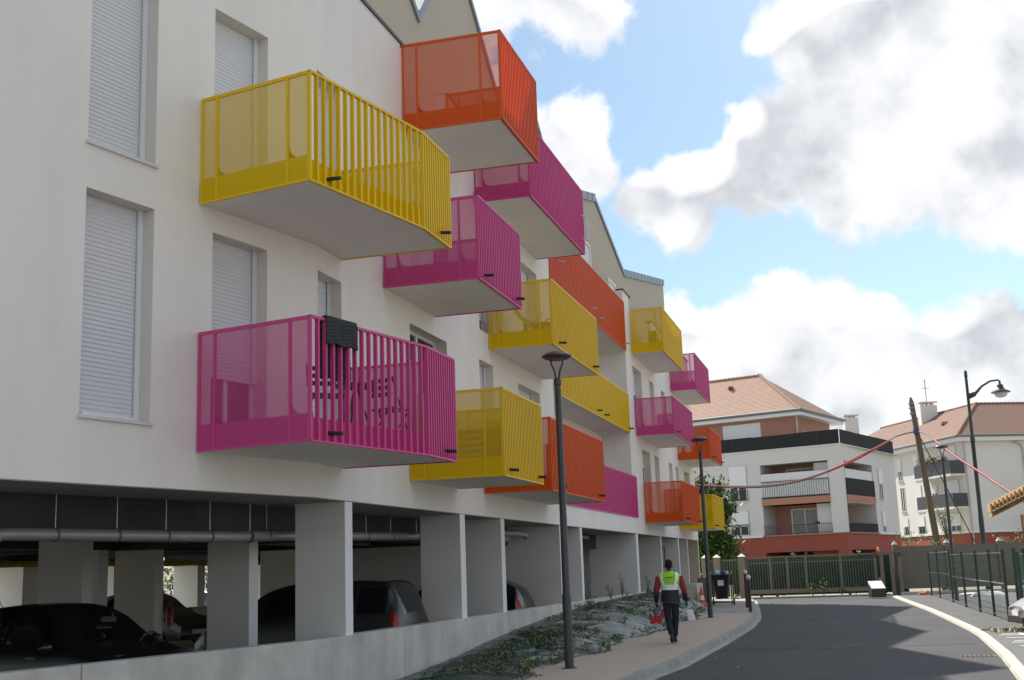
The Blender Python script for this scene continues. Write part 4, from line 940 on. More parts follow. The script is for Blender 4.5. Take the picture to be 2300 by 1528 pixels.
# ================================================================== CARS
def smooth_arr(keys, n):
    ks = np.array(keys, float); t = np.linspace(ks[0, 0], ks[-1, 0], n); out_ = []
    for c in range(1, ks.shape[1]):
        x, y = ks[:, 0], ks[:, c]; m = np.gradient(y, x); yy = np.empty(n)
        for i, tt_ in enumerate(t):
            k = min(len(x)-2, max(0, np.searchsorted(x, tt_)-1)); h = x[k+1]-x[k]; u = (tt_-x[k])/h
            yy[i] = (2*u**3-3*u**2+1)*y[k]+(u**3-2*u**2+u)*h*m[k]+(-2*u**3+3*u**2)*y[k+1]+(u**3-u**2)*h*m[k+1]
        out_.append(yy)
    return t, out_
GL_T = glass('car_glass', (.55, .62, .58), .5); GL_D = mat('dark_car_glass', (.01, .012, .014), .06)
def car(name, label, loc, heading, Ln, Wd, Ht, paint, style='hatch', dark_glass=True, plate=True, detail=False, group='cars parked in the car park'):
    """local x = forward; heading = clockwise angle of the nose from +Y"""
    root = empty(name, loc, label, 'car', group)
    ang = math.pi/2-heading; root.rotation_euler = (0, 0, ang)
    # keys: t, belt/shoulder height, top height, half width body, half width at top
    if style == 'mpv':
        keys = [(0, .80, .88, .88, .62), (.015, .96, 1.18, .93, .64), (.05, .98, 1.52, .96, .66), (.14, .99, 1.61, .98, .66), (.35, .98, 1.65, 1.0, .68), (.55, .97, 1.63, 1.0, .67), (.66, .96, 1.50, 1, .66), (.78, .98, 1.16, .99, .70), (.84, .93, 1.04, .98, .74), (.93, .82, .9, .94, .72), (1, .62, .66, .78, .6)]
        H0 = 1.65; win = [(.07, .20), (.22, .42), (.44, .64)]; ws = (.655, .80); rw = (.012, .06)
    else:
        keys = [(0, .74, .82, .86, .64), (.02, .92, 1.04, .92, .65), (.09, .95, 1.30, .95, .63), (.18, .95, 1.40, .97, .62), (.36, .93, 1.47, 1.0, .64), (.50, .92, 1.45, 1.0, .64), (.60, .91, 1.33, 1, .62), (.72, .90, 1.02, .99, .70), (.80, .84, .93, .98, .74), (.92, .74, .80, .94, .72), (1, .55, .60, .78, .6)]
        H0 = 1.47; win = [(.13, .22), (.24, .40), (.42, .60)]; ws = (.585, .73); rw = (.02, .13)
    NT = 121; t, (zb_, zt_, wb, wt) = smooth_arr(keys, NT); k = Ht/H0; zb_ = zb_*k; zt_ = zt_*k
    base = .22
    ring = []
    for i in range(NT):
        x = (t[i]-.5)*Ln; hw = Wd/2*wb[i]; tw = Wd/2*wt[i]; zb1, zt1 = zb_[i], zt_[i]
        pts = []
        for a in np.linspace(0, 1, 7): pts.append((hw*(.90+.10*math.sin(a*math.pi/2)), base+(zb1*.55-base)*a))
        for a in np.linspace(0, 1, 6)[1:]: pts.append((hw*(1-.045*a*a), zb1*.55+(zb1*.45)*a))
        g0 = len(pts)-1
        for a in np.linspace(0, 1, 11)[1:]: pts.append((hw*.955+(tw-hw*.955)*a, zb1+(zt1-.045-zb1)*(a**.92) if zt1-.045 > zb1 else zb1+(zt1-.03-zb1)*a))
        for a in np.linspace(0, 1, 11)[1:]: pts.append((tw*(1-a), (zt1-.045 if zt1-.045 > zb1 else zt1-.03)+(.045 if zt1-.045 > zb1 else .03)*math.sin(a*math.pi/2)**.6))
        ring.append([(x, y, z) for y, z in pts])
    n = len(ring[0])
    parts = {}
    for i in range(NT-1):
        tm_ = (t[i]+t[i+1])/2
        for j in range(n-1):
            kind = 'body'
            if 11 <= j < 21:
                f = (j-11+.5)/10
                if any(a < tm_ < b_ for a, b_ in win) and .06 < f < .9 and zt_[i]-zb_[i] > .2:
                    kind = 'window'
                    a, b_ = win[-1]
                    if tm_ > b_-.035 and f > .9-(tm_-(b_-.035))*12: kind = 'body'
                if rw[0] < tm_ < rw[1] and f > .75: kind = 'body'
            if j >= 21:
                if ws[0] < tm_ < ws[1] and j >= 22: kind = 'windscreen'
                if rw[0] < tm_ < rw[1] and j >= 23: kind = 'windscreen'
            if 8 <= j <= 11 and tm_ > .93: kind = 'headlight'
            if 8 <= j <= 12 and tm_ < .045: kind = 'taillight'
            for sg_ in (1, -1):
                a, b_, c_, d_ = ring[i][j], ring[i+1][j], ring[i+1][j+1], ring[i][j+1]
                q_ = [(p[0], p[1]*sg_, p[2]) for p in (a, b_, c_, d_)]
                kk = (kind, 0)
                if kind == 'window': kk = (kind, sg_*(1+[a < tm_ < b_ for a, b_ in win].index(True)))
                elif kind == 'windscreen': kk = (kind, 0) if tm_ > .5 else ('rear_window', 0)
                elif kind in ('headlight', 'taillight'): kk = (kind, sg_)
                parts.setdefault(kk, MB()).quad(*(q_ if sg_ > 0 else q_[::-1]))
    for i in (0, NT-1):
        cap = [(p[0], p[1], p[2]) for p in ring[i]]+[(p[0], -p[1], p[2]) for p in ring[i][::-1]]
        parts[('body', 0)].quad(*cap)
    gm = GL_D if dark_glass else GL_T
    mm = {'body': paint, 'rear_window': gm, 'window': gm, 'windscreen': gm, 'headlight': mat('headlamp', (.6, .62, .65), .1), 'taillight': mat('tail_lamp', (.35, .012, .012), .15)}
    for (kn, _k), b_ in parts.items():
        if not b_.f: continue
        o = bpy.data.objects.new(kn, b_.mesh(kn, mm[kn], True)); C.objects.link(o); bmx = bmesh.new(); bmx.from_mesh(o.data); bmesh.ops.remove_doubles(bmx, verts=bmx.verts, dist=.0005); bmx.to_mesh(o.data); bmx.free()
        o.data.polygons.foreach_set('use_smooth', [True]*len(o.data.polygons)); o.parent = root
    def addp(nm, b_, m_, sm=False):
        o = bpy.data.objects.new(nm, b_.mesh(nm, m_, bool(sm))); C.objects.link(o); o.parent = root; return o
    tyre = mat('tyre', (.015, .015, .015), .8)
    for fx in (.17, .81):
        for sg_ in (1, -1):
            x, y = (fx-.5)*Ln, sg_*(Wd/2-.10)
            wv = addp('wheel', MB().tube([(x, y-.1, .31), (x, y+.1, .31)], .31, 20), tyre)
            rm = MB().tube([(x, y+sg_*.101, .31), (x, y+sg_*.112, .31)], .2, 16).mesh('rim', mat('rim', (.4, .4, .42), .3, metal=.7)); ro = bpy.data.objects.new('rim', rm); C.objects.link(ro); ro.parent = wv
    for sg_ in (1, -1):   # mirrors
        x, y, z = (ws[1]-.09-.5)*Ln, sg_*(Wd/2+.09), keys[5][1]*k+.03
        bmx = bmesh.new(); bmesh.ops.create_uvsphere(bmx, u_segments=12, v_segments=8, radius=1, matrix=Matrix.Translation((x, y, z)) @ Matrix.Diagonal((.07, .115, .075, 1))); mz = bpy.data.meshes.new('door_mirror'); bmx.to_mesh(mz); bmx.free(); mz.materials.append(paint); mz.polygons.foreach_set('use_smooth', [True]*len(mz.polygons))
        o = bpy.data.objects.new('door_mirror', mz); C.objects.link(o); o.parent = root
    for sg_ in (1, -1):
        for hx in (.36, .55):
            addp('door_handle', MB().box((hx-.5)*Ln-.09, (hx-.5)*Ln+.09, sg_*Wd/2*.985-.02, sg_*Wd/2*.985+.02, .80*k, .83*k), paint)
    if plate:
        addp('number_plate', MB().box(Ln/2-.02, Ln/2+.02, -.26, .26, .38, .49), paint_w); addp('number_plate', MB().box(-Ln/2-.02, -Ln/2+.02, -.26, .26, .55, .66), paint_w)
    addp('bumper_strip', MB().box(Ln/2-.09, Ln/2+.03, -Wd*.36, Wd*.36, .24, .36), mat('bumper_black', (.02, .02, .02), .6))
    if detail:
        seat = mat('seat_fabric', (.03, .03, .032), .8)
        for y in (-.36, .36):
            for x in (-.55, .35):
                addp('seat', MB().box(x-.12, x+.02, y-.24, y+.24, .45, 1.05).box(x-.1, x-.02, y-.12, y+.12, 1.07, 1.24).box(x, x+.5, y-.24, y+.24, .4, .55), seat)
        pts = [(1.0+.05*math.cos(a)*0+.06*math.sin(a), .36+.18*math.cos(a), .92+.17*math.sin(a)) for a in np.linspace(0, 2*math.pi, 20)]
        addp('steering_wheel', MB().tube(pts, .016, 6), seat, True)
        addp('dashboard', MB().box(1.0, 1.5, -.68, .68, .6, .86), seat)
        addp('rear_view_mirror', MB().box(.62, .66, -.12, .12, 1.24, 1.31).box(.7, .72, -.01, .01, 1.3, 1.36), seat)
        addp('antenna', MB().tube([(-1.35, .0, Ht-.06), (-1.72, .0, Ht+.42)], .006, 5), seat)
    return root
def pos(s, o_, z=.05, f=None): return Vector((f or Fp)(s, o_, z))
H1r, H2r = H1, H2
black_p = mat('black_paint', (.012, .012, .014), .18); dk = mat('graphite_paint', (.028, .028, .030), .3); gold = mat('bronze_paint', (.11, .10, .08), .3); grey_p = mat('silver_grey_paint', (.18, .17, .18), .3, metal=.5); silver = mat('silver_paint', (.42, .41, .39), .25, metal=.6)
N1h, N2h = H1+math.pi/2, H2+math.pi/2
car('parked_car', 'black hatchback in the open car park nearest the camera, seen over the concrete wall', pos(-2.1, -2.45, .05, F1), N1h-.02, 4.05, 1.74, 1.50, black_p, dark_glass=False, detail=True)
car('parked_car', 'dark grey people carrier parked nose in between the first two white piers', pos(5.45, -2.62), N2h+math.pi, 4.15, 1.78, 1.64, dk, 'mpv')
car('parked_car', 'black hatchback with a red tail lamp showing behind the third pier', pos(13.0, -2.5), N2h+math.pi-.05, 4.1, 1.74, 1.62, black_p)
car('parked_car', 'black car glimpsed in the narrow gap beside the long grey wall', pos(19.3, -3.0), N2h+math.pi+.3, 4.2, 1.76, 1.55, black_p)
car('parked_car', 'bronze small car facing right deep inside the car park', pos(14.2, -11.6), N2h+.3, 3.9, 1.7, 1.5, gold, dark_glass=False)
car('parked_car', 'grey car with a red tail lamp beyond the low cream wall', Vector(S(30.5, -20, .02)), N2h+math.pi+.2, 4.2, 1.75, 1.45, grey_p)
car('parked_car', 'white car in the sun far behind the car park', Vector(S(42.0, -24, .0)), N2h+.1, 4.2, 1.75, 1.45, mat('white_paint', (.7, .7, .7), .25))
car('parked_car', 'red car in the sun far behind the car park', Vector(S(36.5, -22.5, .0)), N2h+.1, 4.2, 1.75, 1.45, mat('red_paint', (.4, .03, .03), .25))
pc = at(2284, 1400, 27.8)
hd = R(-82); Lc = 4.2
car('parked_car', 'silver car nose entering the right edge of the picture', Vector((pc.x-.0, pc.y, .03))+Vector((-math.sin(hd), -math.cos(hd), 0))*Lc/2, hd, Lc, 1.75, 1.42, silver, dark_glass=False, group='cars parked on the right')
# fire extinguisher on the inner pier
q = Vector(S(8.25, -7.35, .9)); fx_ = empty('fire_extinguisher', q, 'red fire extinguisher hung on the inner car park pier', 'fire extinguisher')
MB().lathe((q.x, q.y, .85), [(0, 0), (.08, 0), (.08, .36), (.03, .44), (.03, .48)], 12).build('cylinder', mat('ext_red', (.3, .02, .02), .3), fx_, smooth='auto'); MB().box(q.x-.1, q.x+.03, q.y-.02, q.y+.02, 1.31, 1.35).build('handle', black_metal, fx_)
# far side of the car park: railing and hedge in the sun
rl = empty('car_park_railing', S(15, -17.5), 'thin metal railing at the far open side of the car park', 'railing')
b = MB(); s = -10
while s < 45: b.tube([S(s, -18.5, .05), S(s, -18.5, 1.7)], .012, 4, cap=False); s += .25
b.tube([S(-10, -18.5, 1.7), S(45, -18.5, 1.7)], .02, 4); b.build('bars', black_metal, rl, kind='stuff')
strip('rear_yard', [(-30, -60, -18), (90, -60, -18)], .0, mat('rear_asphalt', (.48, .46, .42), .8, var=.1))
random.seed(9); b = MB()
for _ in range(16000):
    s = random.uniform(-20, 75); o_ = -38+random.uniform(-1.5, 1.5); z = random.uniform(0, 3.4); leaf_quads(b, S(s, o_, z), .38, 1, .1, 1)
b.build('rear_hedge', leafm, label='tall hedge in the sun beyond the rear yard', cat='hedge', kind='stuff')

# ================================================================== THINGS ON THE BALCONIES
def FQ(s, o_, z): return Vector(F1(s, o_, z))
# rug over the rail
b = MB(); nx, nz = 16, 18; rv = []
s_a, s_b = -2.17, -1.52
for i in range(nx+1):
    s = s_a+(s_b-s_a)*i/nx; col = []
    for j in range(nz+1):
        v = j/nz; wob = .012*math.sin(i*1.3+j*.5)
        if v < .42: p = FQ(s+.02*(v-.2), 1.83+.022+wob*(.42-v), 4.93-(.42-v)*.78-.01*math.sin(i*.9))
        elif v < .5: a_ = (v-.42)/.08*math.pi; p = FQ(s, 1.80+.052*math.cos(a_), 4.93+.03*math.sin(a_))
        else: p = FQ(s-.05*(v-.5), 1.75-.02-wob, 4.93-(v-.5)*1.5-.02*math.sin(i*.7))
        col.append(p)
    rv.append(col)
for i in range(nx):
    for j in range(nz): b.quad(rv[i][j], rv[i+1][j], rv[i+1][j+1], rv[i][j+1])
rg = b.build('rug', mat('charcoal_rug', (.045, .047, .05), .95, bump=.03, bscale=45, var=.3, vscale=30), label='charcoal grey shaggy rug hanging over the rail of the near pink balcony', cat='rug', smooth=True)
md = rg.modifiers.new('thick', 'SOLIDIFY'); md.thickness = .018
def folding_chair(loc, rz, label):
    root = empty('folding_chair', loc, label, 'chair', 'dark folding chairs on the near pink balcony', rz)
    mtl = mat('chair_dark', (.03, .03, .035), .5); cs = []
    T = lambda x, y, z: Vector(loc)+Vector((math.cos(rz)*x-math.sin(rz)*y, math.sin(rz)*x+math.cos(rz)*y, z))
    MB().box(-.2, .2, -.2, .2, .44, .46, T).build('seat', mtl, root); 
    for z in (.62, .72, .82): MB().box(-.2, .2, .2, .215, z, z+.06, T).build('back_slat', mtl, root)
    for x in (-.2, .2): MB().tube([T(x, -.22, 0), T(x, .2, .9)], .012, 6).build('leg', mtl, root); MB().tube([T(x, .22, 0), T(x, -.2, .46)], .012, 6).build('leg', mtl, root)
folding_chair(F1(-1.35, 1.2, 3.64), .4, 'dark slatted folding chair left of the table on the near pink balcony')
folding_chair(S(.15, 1.1, 3.64), 2.6, 'dark folding chair right of the table on the near pink balcony')
tb_ = Vector(F1(-.6, 1.15, 3.64)); tr = empty('balcony_table', tb_, 'small dark round table between the two chairs on the near pink balcony', 'table')
MB().lathe(tb_, [(0, .66), (.3, .66), (.3, .68), (0, .68)], 20).build('table_top', MATS['chair_dark'], tr)
for a_ in (0, 2.1, 4.2): MB().tube([tb_+Vector((.22*math.cos(a_), .22*math.sin(a_), 0)), tb_+Vector((.02*math.cos(a_), .02*math.sin(a_), .66))], .014, 6).build('leg', MATS['chair_dark'], tr)
# sun lounger on the middle yellow balcony
q = Vector(S(9.7, .75, 6.78)); lg = empty('sun_lounger', q, 'reclining canvas lounger behind the mesh of the middle yellow balcony', 'lounger')
T = lambda x, y, z: Vector(S(9.7+y, .75+x, 6.78+z))
canv = mat('lounger_canvas', (.25, .22, .10), .8)
b = MB(); pr = [(-.55, 1.02), (-.35, .75), (-.2, .5), (0, .33), (.3, .36), (.5, .33)]
for (x0, z0), (x1, z1) in zip(pr[:-1], pr[1:]): b.quad(T(x0, -.25, z0), T(x0, .25, z0), T(x1, .25, z1), T(x1, -.25, z1))
b.build('canvas', canv, lg)
for y in (-.27, .27): MB().tube([T(x, y, z) for x, z in pr], .015, 6).build('side_rail', galv, lg); MB().tube([T(-.4, y, 0), T(.35, y, .55)], .014, 6).build('leg', galv, lg); MB().tube([T(.35, y, 0), T(-.2, y, .5)], .014, 6).build('leg', galv, lg)
# plant pot and box on far balconies, white bracket things on the long pink balcony
MB().box(28.2, 28.5, .4, .7, 9.6, 10.4, S).build('storage_box', mat('box_brown', (.25, .16, .05), .7), label='brown storage box on the far yellow balcony', cat='box')
ws_ = empty('clothes_airer', S(12.9, 1.3, 9.9), 'white clothes airer hooked over the far end of the long pink balcony', 'clothes airer')
MB().tube([S(13.0, 1.3, 9.95), S(13.0, 1.42, 9.95), S(13.0, 1.42, 10.5), S(13.0, 1.3, 10.55)], .015, 6).build('frame', pvc, ws_); MB().tube([S(13.25, 1.3, 9.95), S(13.25, 1.42, 9.95), S(13.25, 1.42, 10.5), S(13.25, 1.3, 10.55)], .015, 6).build('frame', pvc, ws_)
for z in (10.0, 10.15, 10.3, 10.45): MB().tube([S(13.0, 1.42, z), S(13.25, 1.42, z)], .01, 5).build('airer_bar', pvc, ws_)

# ================================================================== PERSON
PB = Vector((3.25, 27.0, .12)); yaw = -H2*0.9
def PT(x, y, z):     # x right, y forward (away from the camera), z up
    a = -H2*.6; return PB+Vector((math.cos(a)*x-math.sin(a)*y, math.sin(a)*x+math.cos(a)*y, z))
person = empty('person', PB, 'person in a high-visibility vest walking away with a red tub and a white canister', 'person')
def skin(name, nodes, edges, m_, sub=2, parent=person, root=0):
    me = bpy.data.meshes.new(name); me.from_pydata([n[0] for n in nodes], edges, []); o = bpy.data.objects.new(name, me); C.objects.link(o)
    me.materials.append(m_)
    sm_ = o.modifiers.new('skin', 'SKIN'); sm_.use_smooth_shade = True
    if not me.skin_vertices: 
        bm = bmesh.new(); bm.from_mesh(me); bm.verts.layers.skin.verify(); bm.to_mesh(me); bm.free()
    for i, n in enumerate(nodes):
        r = n[1]; me.skin_vertices[0].data[i].radius = r if isinstance(r, tuple) else (r, r)
    me.skin_vertices[0].data[root].use_root = True
    sb = o.modifiers.new('sub', 'SUBSURF'); sb.levels = sub; sb.render_levels = sub
    return par(o, parent)
skin_m = mat('dark_skin', (.06, .033, .022), .55)
navy = mat('navy_cloth', (.014, .016, .030), .85, bump=.01, bscale=12); navy2 = mat('navy_vest', (.018, .022, .040), .7)
redc = mat('red_sleeve_cloth', (.26, .022, .035), .8, bump=.008, bscale=14)
J = dict(pel=(0, 0, .95), waist=(0, .01, 1.08), chest=(0, .03, 1.30), neckb=(0, .04, 1.47), neck=(0, .05, 1.53), head1=(0, .06, 1.61), head2=(0, .06, 1.70),
         lh=(-.10, 0, .90), lk=(-.07, .05, .50), la=(-.01, -.14, .13), lt=(-.01, -.03, .045),
         rh=(.10, 0, .90), rk=(.075, .12, .50), ra=(.045, .10, .10), rt=(.05, .24, .035),
         lsh=(-.215, .03, 1.40), lel=(-.295, -.02, 1.13), lwr=(-.31, .04, .87), lha=(-.315, .05, .80),
         rsh=(.215, .03, 1.40), rel=(.30, -.02, 1.13), rwr=(.335, .05, .88), rha=(.345, .06, .81))
rr = dict(pel=.15, waist=.135, chest=.16, neckb=.07, neck=.06, head1=.075, head2=.088, lh=.10, lk=.065, la=.045, lt=.04, rh=.10, rk=.065, ra=.045, rt=.04, lsh=.07, lel=.045, lwr=.032, lha=.036, rsh=.07, rel=.045, rwr=.032, rha=.036)
nm_ = list(J); ix = {k: i for i, k in enumerate(nm_)}
ed = [('pel', 'waist'), ('waist', 'chest'), ('chest', 'neckb'), ('neckb', 'neck'), ('neck', 'head1'), ('head1', 'head2'), ('pel', 'lh'), ('lh', 'lk'), ('lk', 'la'), ('la', 'lt'), ('pel', 'rh'), ('rh', 'rk'), ('rk', 'ra'), ('ra', 'rt'), ('chest', 'lsh'), ('lsh', 'lel'), ('lel', 'lwr'), ('lwr', 'lha'), ('chest', 'rsh'), ('rsh', 'rel'), ('rel', 'rwr'), ('rwr', 'rha')]
skin('body', [(PT(*J[k]), rr[k]*.86) for k in nm_], [(ix[a], ix[b_]) for a, b_ in ed], skin_m)
def limb(name, keys_, radii, m_, parent=person):
    P_ = [Vector(PT(*k)) for k in keys_]
    return MB().tube(P_, radii, 14).build(name, m_, parent, smooth=True)
def lp3(a, b_, t): return tuple(a[i]+(b_[i]-a[i])*t for i in range(3))
skin('trousers', [(PT(0, 0, 1.0), (.165, .13)), (PT(0, -.005, .92), (.16, .13)), (PT(-.095, 0, .82), .105), (PT(-.072, .05, .50), .082), (PT(-.03, -.07, .27), .07), (PT(-.015, -.12, .17), .072), (PT(.09, .01, .82), .105), (PT(.08, .12, .50), .08), (PT(.06, .11, .28), .07), (PT(.048, .10, .12), .072)], [(0, 1), (1, 2), (2, 3), (3, 4), (4, 5), (1, 6), (6, 7), (7, 8), (8, 9)], navy, root=0)
# vest: rings round the torso, coloured by band
def ring_pts(z, hw, hd_, n=28, sk=0, yo=.02): return [PT(math.cos(a)*hw*(1 if abs(math.cos(a)) < .9 else .99), yo+math.sin(a)*hd_, z+sk*math.cos(a)) for a in [2*math.pi*k_/n for k_ in range(n)]]
prof = [(.86, .215, .165), (.95, .205, .16), (1.05, .19, .15), (1.13, .19, .15), (1.16, .192, .15), (1.24, .215, .16), (1.35, .24, .165), (1.42, .25, .155), (1.462, .225, .13), (1.50, .13, .10), (1.53, .075, .07)]
rings = [ring_pts(z, a, c_, yo=.0+.02*(z-.86), sk=(-.015 if z < 1.0 else 0)) for z, a, c_ in prof]
b = MB()
for i in range(len(rings)-1):
    zc = (prof[i][0]+prof[i+1][0])/2
    for k_ in range(28):
        a_ = 2*math.pi*(k_+.5)/28; mi = 0 if zc < 1.14 else 1
        if i in (3, 4): mi = 2 
        
        b.quad(rings[i][k_], rings[i][(k_+1) % 28], rings[i+1][(k_+1) % 28], rings[i+1][k_], m=mi)
vest = b.build('safety_vest', [navy2, mat('hi_vis', (.32, .70, .02), .6, emis=None), mat('reflective_tape', (.93, .94, .93), .35)], person, smooth=True)
# retro-reflective tape thrown back in the photograph: slightly raised pale bands
b = MB(); 
for z0, z1 in ((1.13, 1.215),):
    ra = ring_pts(z0, .198, .158, sk=.01); rb = ring_pts(z1, .205, .162, sk=.01)
    for k_ in range(28): b.quad(ra[k_], ra[(k_+1) % 28], rb[(k_+1) % 28], rb[k_])
for sx in (-1, 1):
    b.quad(PT(sx*.085, -.162, 1.20), PT(sx*.14, -.142, 1.20), PT(sx*.185, -.13, 1.35), PT(sx*.13, -.158, 1.35)); b.quad(PT(sx*.13, -.158, 1.35), PT(sx*.185, -.13, 1.35), PT(sx*.195, -.095, 1.45), PT(sx*.14, -.125, 1.47)); b.quad(PT(sx*.14, -.125, 1.47), PT(sx*.195, -.095, 1.45), PT(sx*.185, -.02, 1.487), PT(sx*.14, -.02, 1.51))
b.build('reflective_tape', MATS['reflective_tape'], vest, smooth=True)
b = MB(); b.quad(PT(-.075, -.163, 1.385), PT(.075, -.163, 1.385), PT(.075, -.155, 1.402), PT(-.075, -.155, 1.402)); b.build('print_line', mat('vest_print', (.05, .12, .02), .7), vest)
b = MB(); ra = ring_pts(.855, .218, .168, sk=-.015); rb = ring_pts(.87, .218, .168, sk=-.015)
for k_ in range(28): b.quad(ra[k_], ra[(k_+1) % 28], rb[(k_+1) % 28], rb[k_])
b.build('vest_piping', MATS['hi_vis'], vest)
for sgn, sh_, el_, wr_, ha_ in ((-1, 'lsh', 'lel', 'lwr', 'lha'), (1, 'rsh', 'rel', 'rwr', 'rha')):
    a_, e_, w3, h_ = J[sh_], J[el_], J[wr_], J[ha_]
    limb('sleeve', [lp3(a_, e_, -.05), a_, lp3(a_, e_, .3), lp3(a_, e_, .8), e_, lp3(e_, w3, .3)], [.05, .085, .078, .066, .064, .06], redc)
    limb('cuff', [lp3(e_, w3, .28), lp3(e_, w3, .6), lp3(e_, w3, .95)], [.06, .052, .044], navy)
    gl_ = mat('blue_glove', (.02, .035, .14), .6)
    pc_ = Vector(PT(*h_)); nodes = [(PT(*w3), .03), (pc_, (.038, .026))]; edg = [(0, 1)]
    for q_ in range(4):
        o0 = -.03+.02*q_; i0 = len(nodes); Lq = (.034, .04, .038, .03)[q_]
        nodes += [(PT(h_[0], h_[1]+o0, h_[2]-.035), .011), (PT(h_[0]-sgn*.012, h_[1]+o0, h_[2]-.035-Lq), .010), (PT(h_[0]-sgn*.038, h_[1]+o0, h_[2]-.04-Lq*.9), .009)]; edg += [(1, i0), (i0, i0+1), (i0+1, i0+2)]
    i0 = len(nodes); nodes += [(PT(h_[0]-sgn*.025, h_[1]-.03, h_[2]+.0), .012), (PT(h_[0]-sgn*.04, h_[1]-.02, h_[2]-.035), .010)]; edg += [(1, i0), (i0, i0+1)]
    skin('glove', nodes, edg, gl_, 1)
for (an, toe), zz in (((J['la'], J['lt']), 0), ((J['ra'], J['rt']), 0)):
    h0 = PT(an[0], an[1]-.045, an[2]-.03 if an[2] < .11 else an[2]-.0)
    skin('shoe', [(PT(*an), (.05, .055)), (h0, (.045, .05)), (PT(toe[0], (an[1]+toe[1])/2, (an[2]+toe[2])/2-.02), (.048, .045)), (PT(toe[0], toe[1], max(.03, toe[2])), (.05, .032)), (PT(toe[0], toe[1]+.08, .03), (.035, .025))], [(1, 0), (0, 2), (2, 3), (3, 4)], mat('shoe_dark', (.035, .028, .026), .7), 1, root=1)
# head details
hc = PT(0, .06, 1.665)
def ell(name, c, r3, m_, parent=person, sub=3):
    bm = bmesh.new(); bmesh.ops.create_icosphere(bm, subdivisions=sub, radius=1, matrix=Matrix.Translation(c) @ Matrix.Rotation(-H2*.6, 4, 'Z') @ Matrix.Diagonal((*r3, 1))); mm = bpy.data.meshes.new(name); bm.to_mesh(mm); bm.free(); mm.materials.append(m_); mm.polygons.foreach_set('use_smooth', [True]*len(mm.polygons)); o = bpy.data.objects.new(name, mm); C.objects.link(o); return par(o, parent)
ell('head', hc, (.078, .097, .115), skin_m)
ell('hair', PT(0, .045, 1.682), (.085, .10, .108), mat('black_hair', (.008, .007, .007), .9, bump=.01, bscale=60))
for sx in (-1, 1): ell('ear', PT(sx*.08, .06, 1.645), (.012, .02, .03), skin_m, sub=2); ell('eye', PT(sx*.03, .148, 1.675), (.012, .008, .009), pvc, sub=2)
ell('nose', PT(0, .158, 1.645), (.014, .018, .02), skin_m, sub=2); ell('mouth', PT(0, .15, 1.605), (.026, .008, .007), mat('lips', (.10, .04, .035), .5), sub=2)
# things carried
tq = Vector(PT(*J['lha']))+Vector((0, 0, -.16)); tub = empty('red_tub', tq, 'red plastic tub with a grey cloth in the left hand of the person', 'tub')
redp = mat('red_plastic', (.50, .02, .015), .4); b = MB()
T = lambda x, y, z: tq+Vector((x+.12*z, y, z+.25*x))
wls = [(-.10, -.07, .10, .07), (-.155, -.10, .155, .10)]
zt4 = (-.27, .0)
for x0, y0, x1, y1, in ((-1, -1, 1, -1), (1, -1, 1, 1), (1, 1, -1, 1), (-1, 1, -1, -1)):
    n_ = 8
    for k_ in range(n_):
        f0, f1 = k_/n_, (k_+1)/n_
        def e_(f, lev):
            hx, hy = (.11, .075) if lev == 0 else (.165, .11); x = (x0+(x1-x0)*f)*hx; y = (y0+(y1-y0)*f)*hy
            z = -.20 if lev == 0 else (.02 if abs(f-.5) > .3 or y0 != y1 else -.09); return T(x, y, z)
        b.quad(e_(f0, 0), e_(f1, 0), e_(f1, 1), e_(f0, 1))
b.quad(T(-.11, -.075, -.20), T(.11, -.075, -.20), T(.11, .075, -.20), T(-.11, .075, -.20)); b.build('tub_body', redp, tub).modifiers.new('t', 'SOLIDIFY').thickness = .006
MB().tube([T(-.06, 0, .0), T(-.02, 0, .10), T(.03, 0, .14), T(.08, 0, .05)], .012, 8).build('tub_handle', redp, tub, smooth=True)
ell('grey_cloth', tq+Vector((-.02, -.06, .0)), (.065, .06, .13), mat('grey_cloth', (.14, .14, .14), .95, bump=.02, bscale=30), tub)
cq = Vector(PT(*J['rha']))+Vector((.05, 0, -.19)); can = empty('white_canister', cq, 'white plastic canister held in the right hand of the person', 'canister')
T = lambda x, y, z: cq+Vector((x+.22*-z, y, z))
wpm = mat('canister_white', (.70, .71, .70), .35)
o = MB().hexa([T(-.085, -.06, -.17), T(.085, -.06, -.17), T(.085, .06, -.17), T(-.085, .06, -.17)], [T(-.08, -.06, .08), T(.08, -.06, .08), T(.08, .06, .08), T(-.08, .06, .08)]).build('canister_body', wpm, can); bevel(o, .03, 4)
MB().tube([T(-.06, 0, .07), T(-.05, 0, .135), T(.04, 0, .135), T(.05, 0, .07)], .013, 8).build('canister_handle', wpm, can, smooth=True); MB().tube([T(.065, 0, .07), T(.065, 0, .12)], .02, 10).build('canister_cap', mat('cap_red', (.5, .03, .02), .4), can)

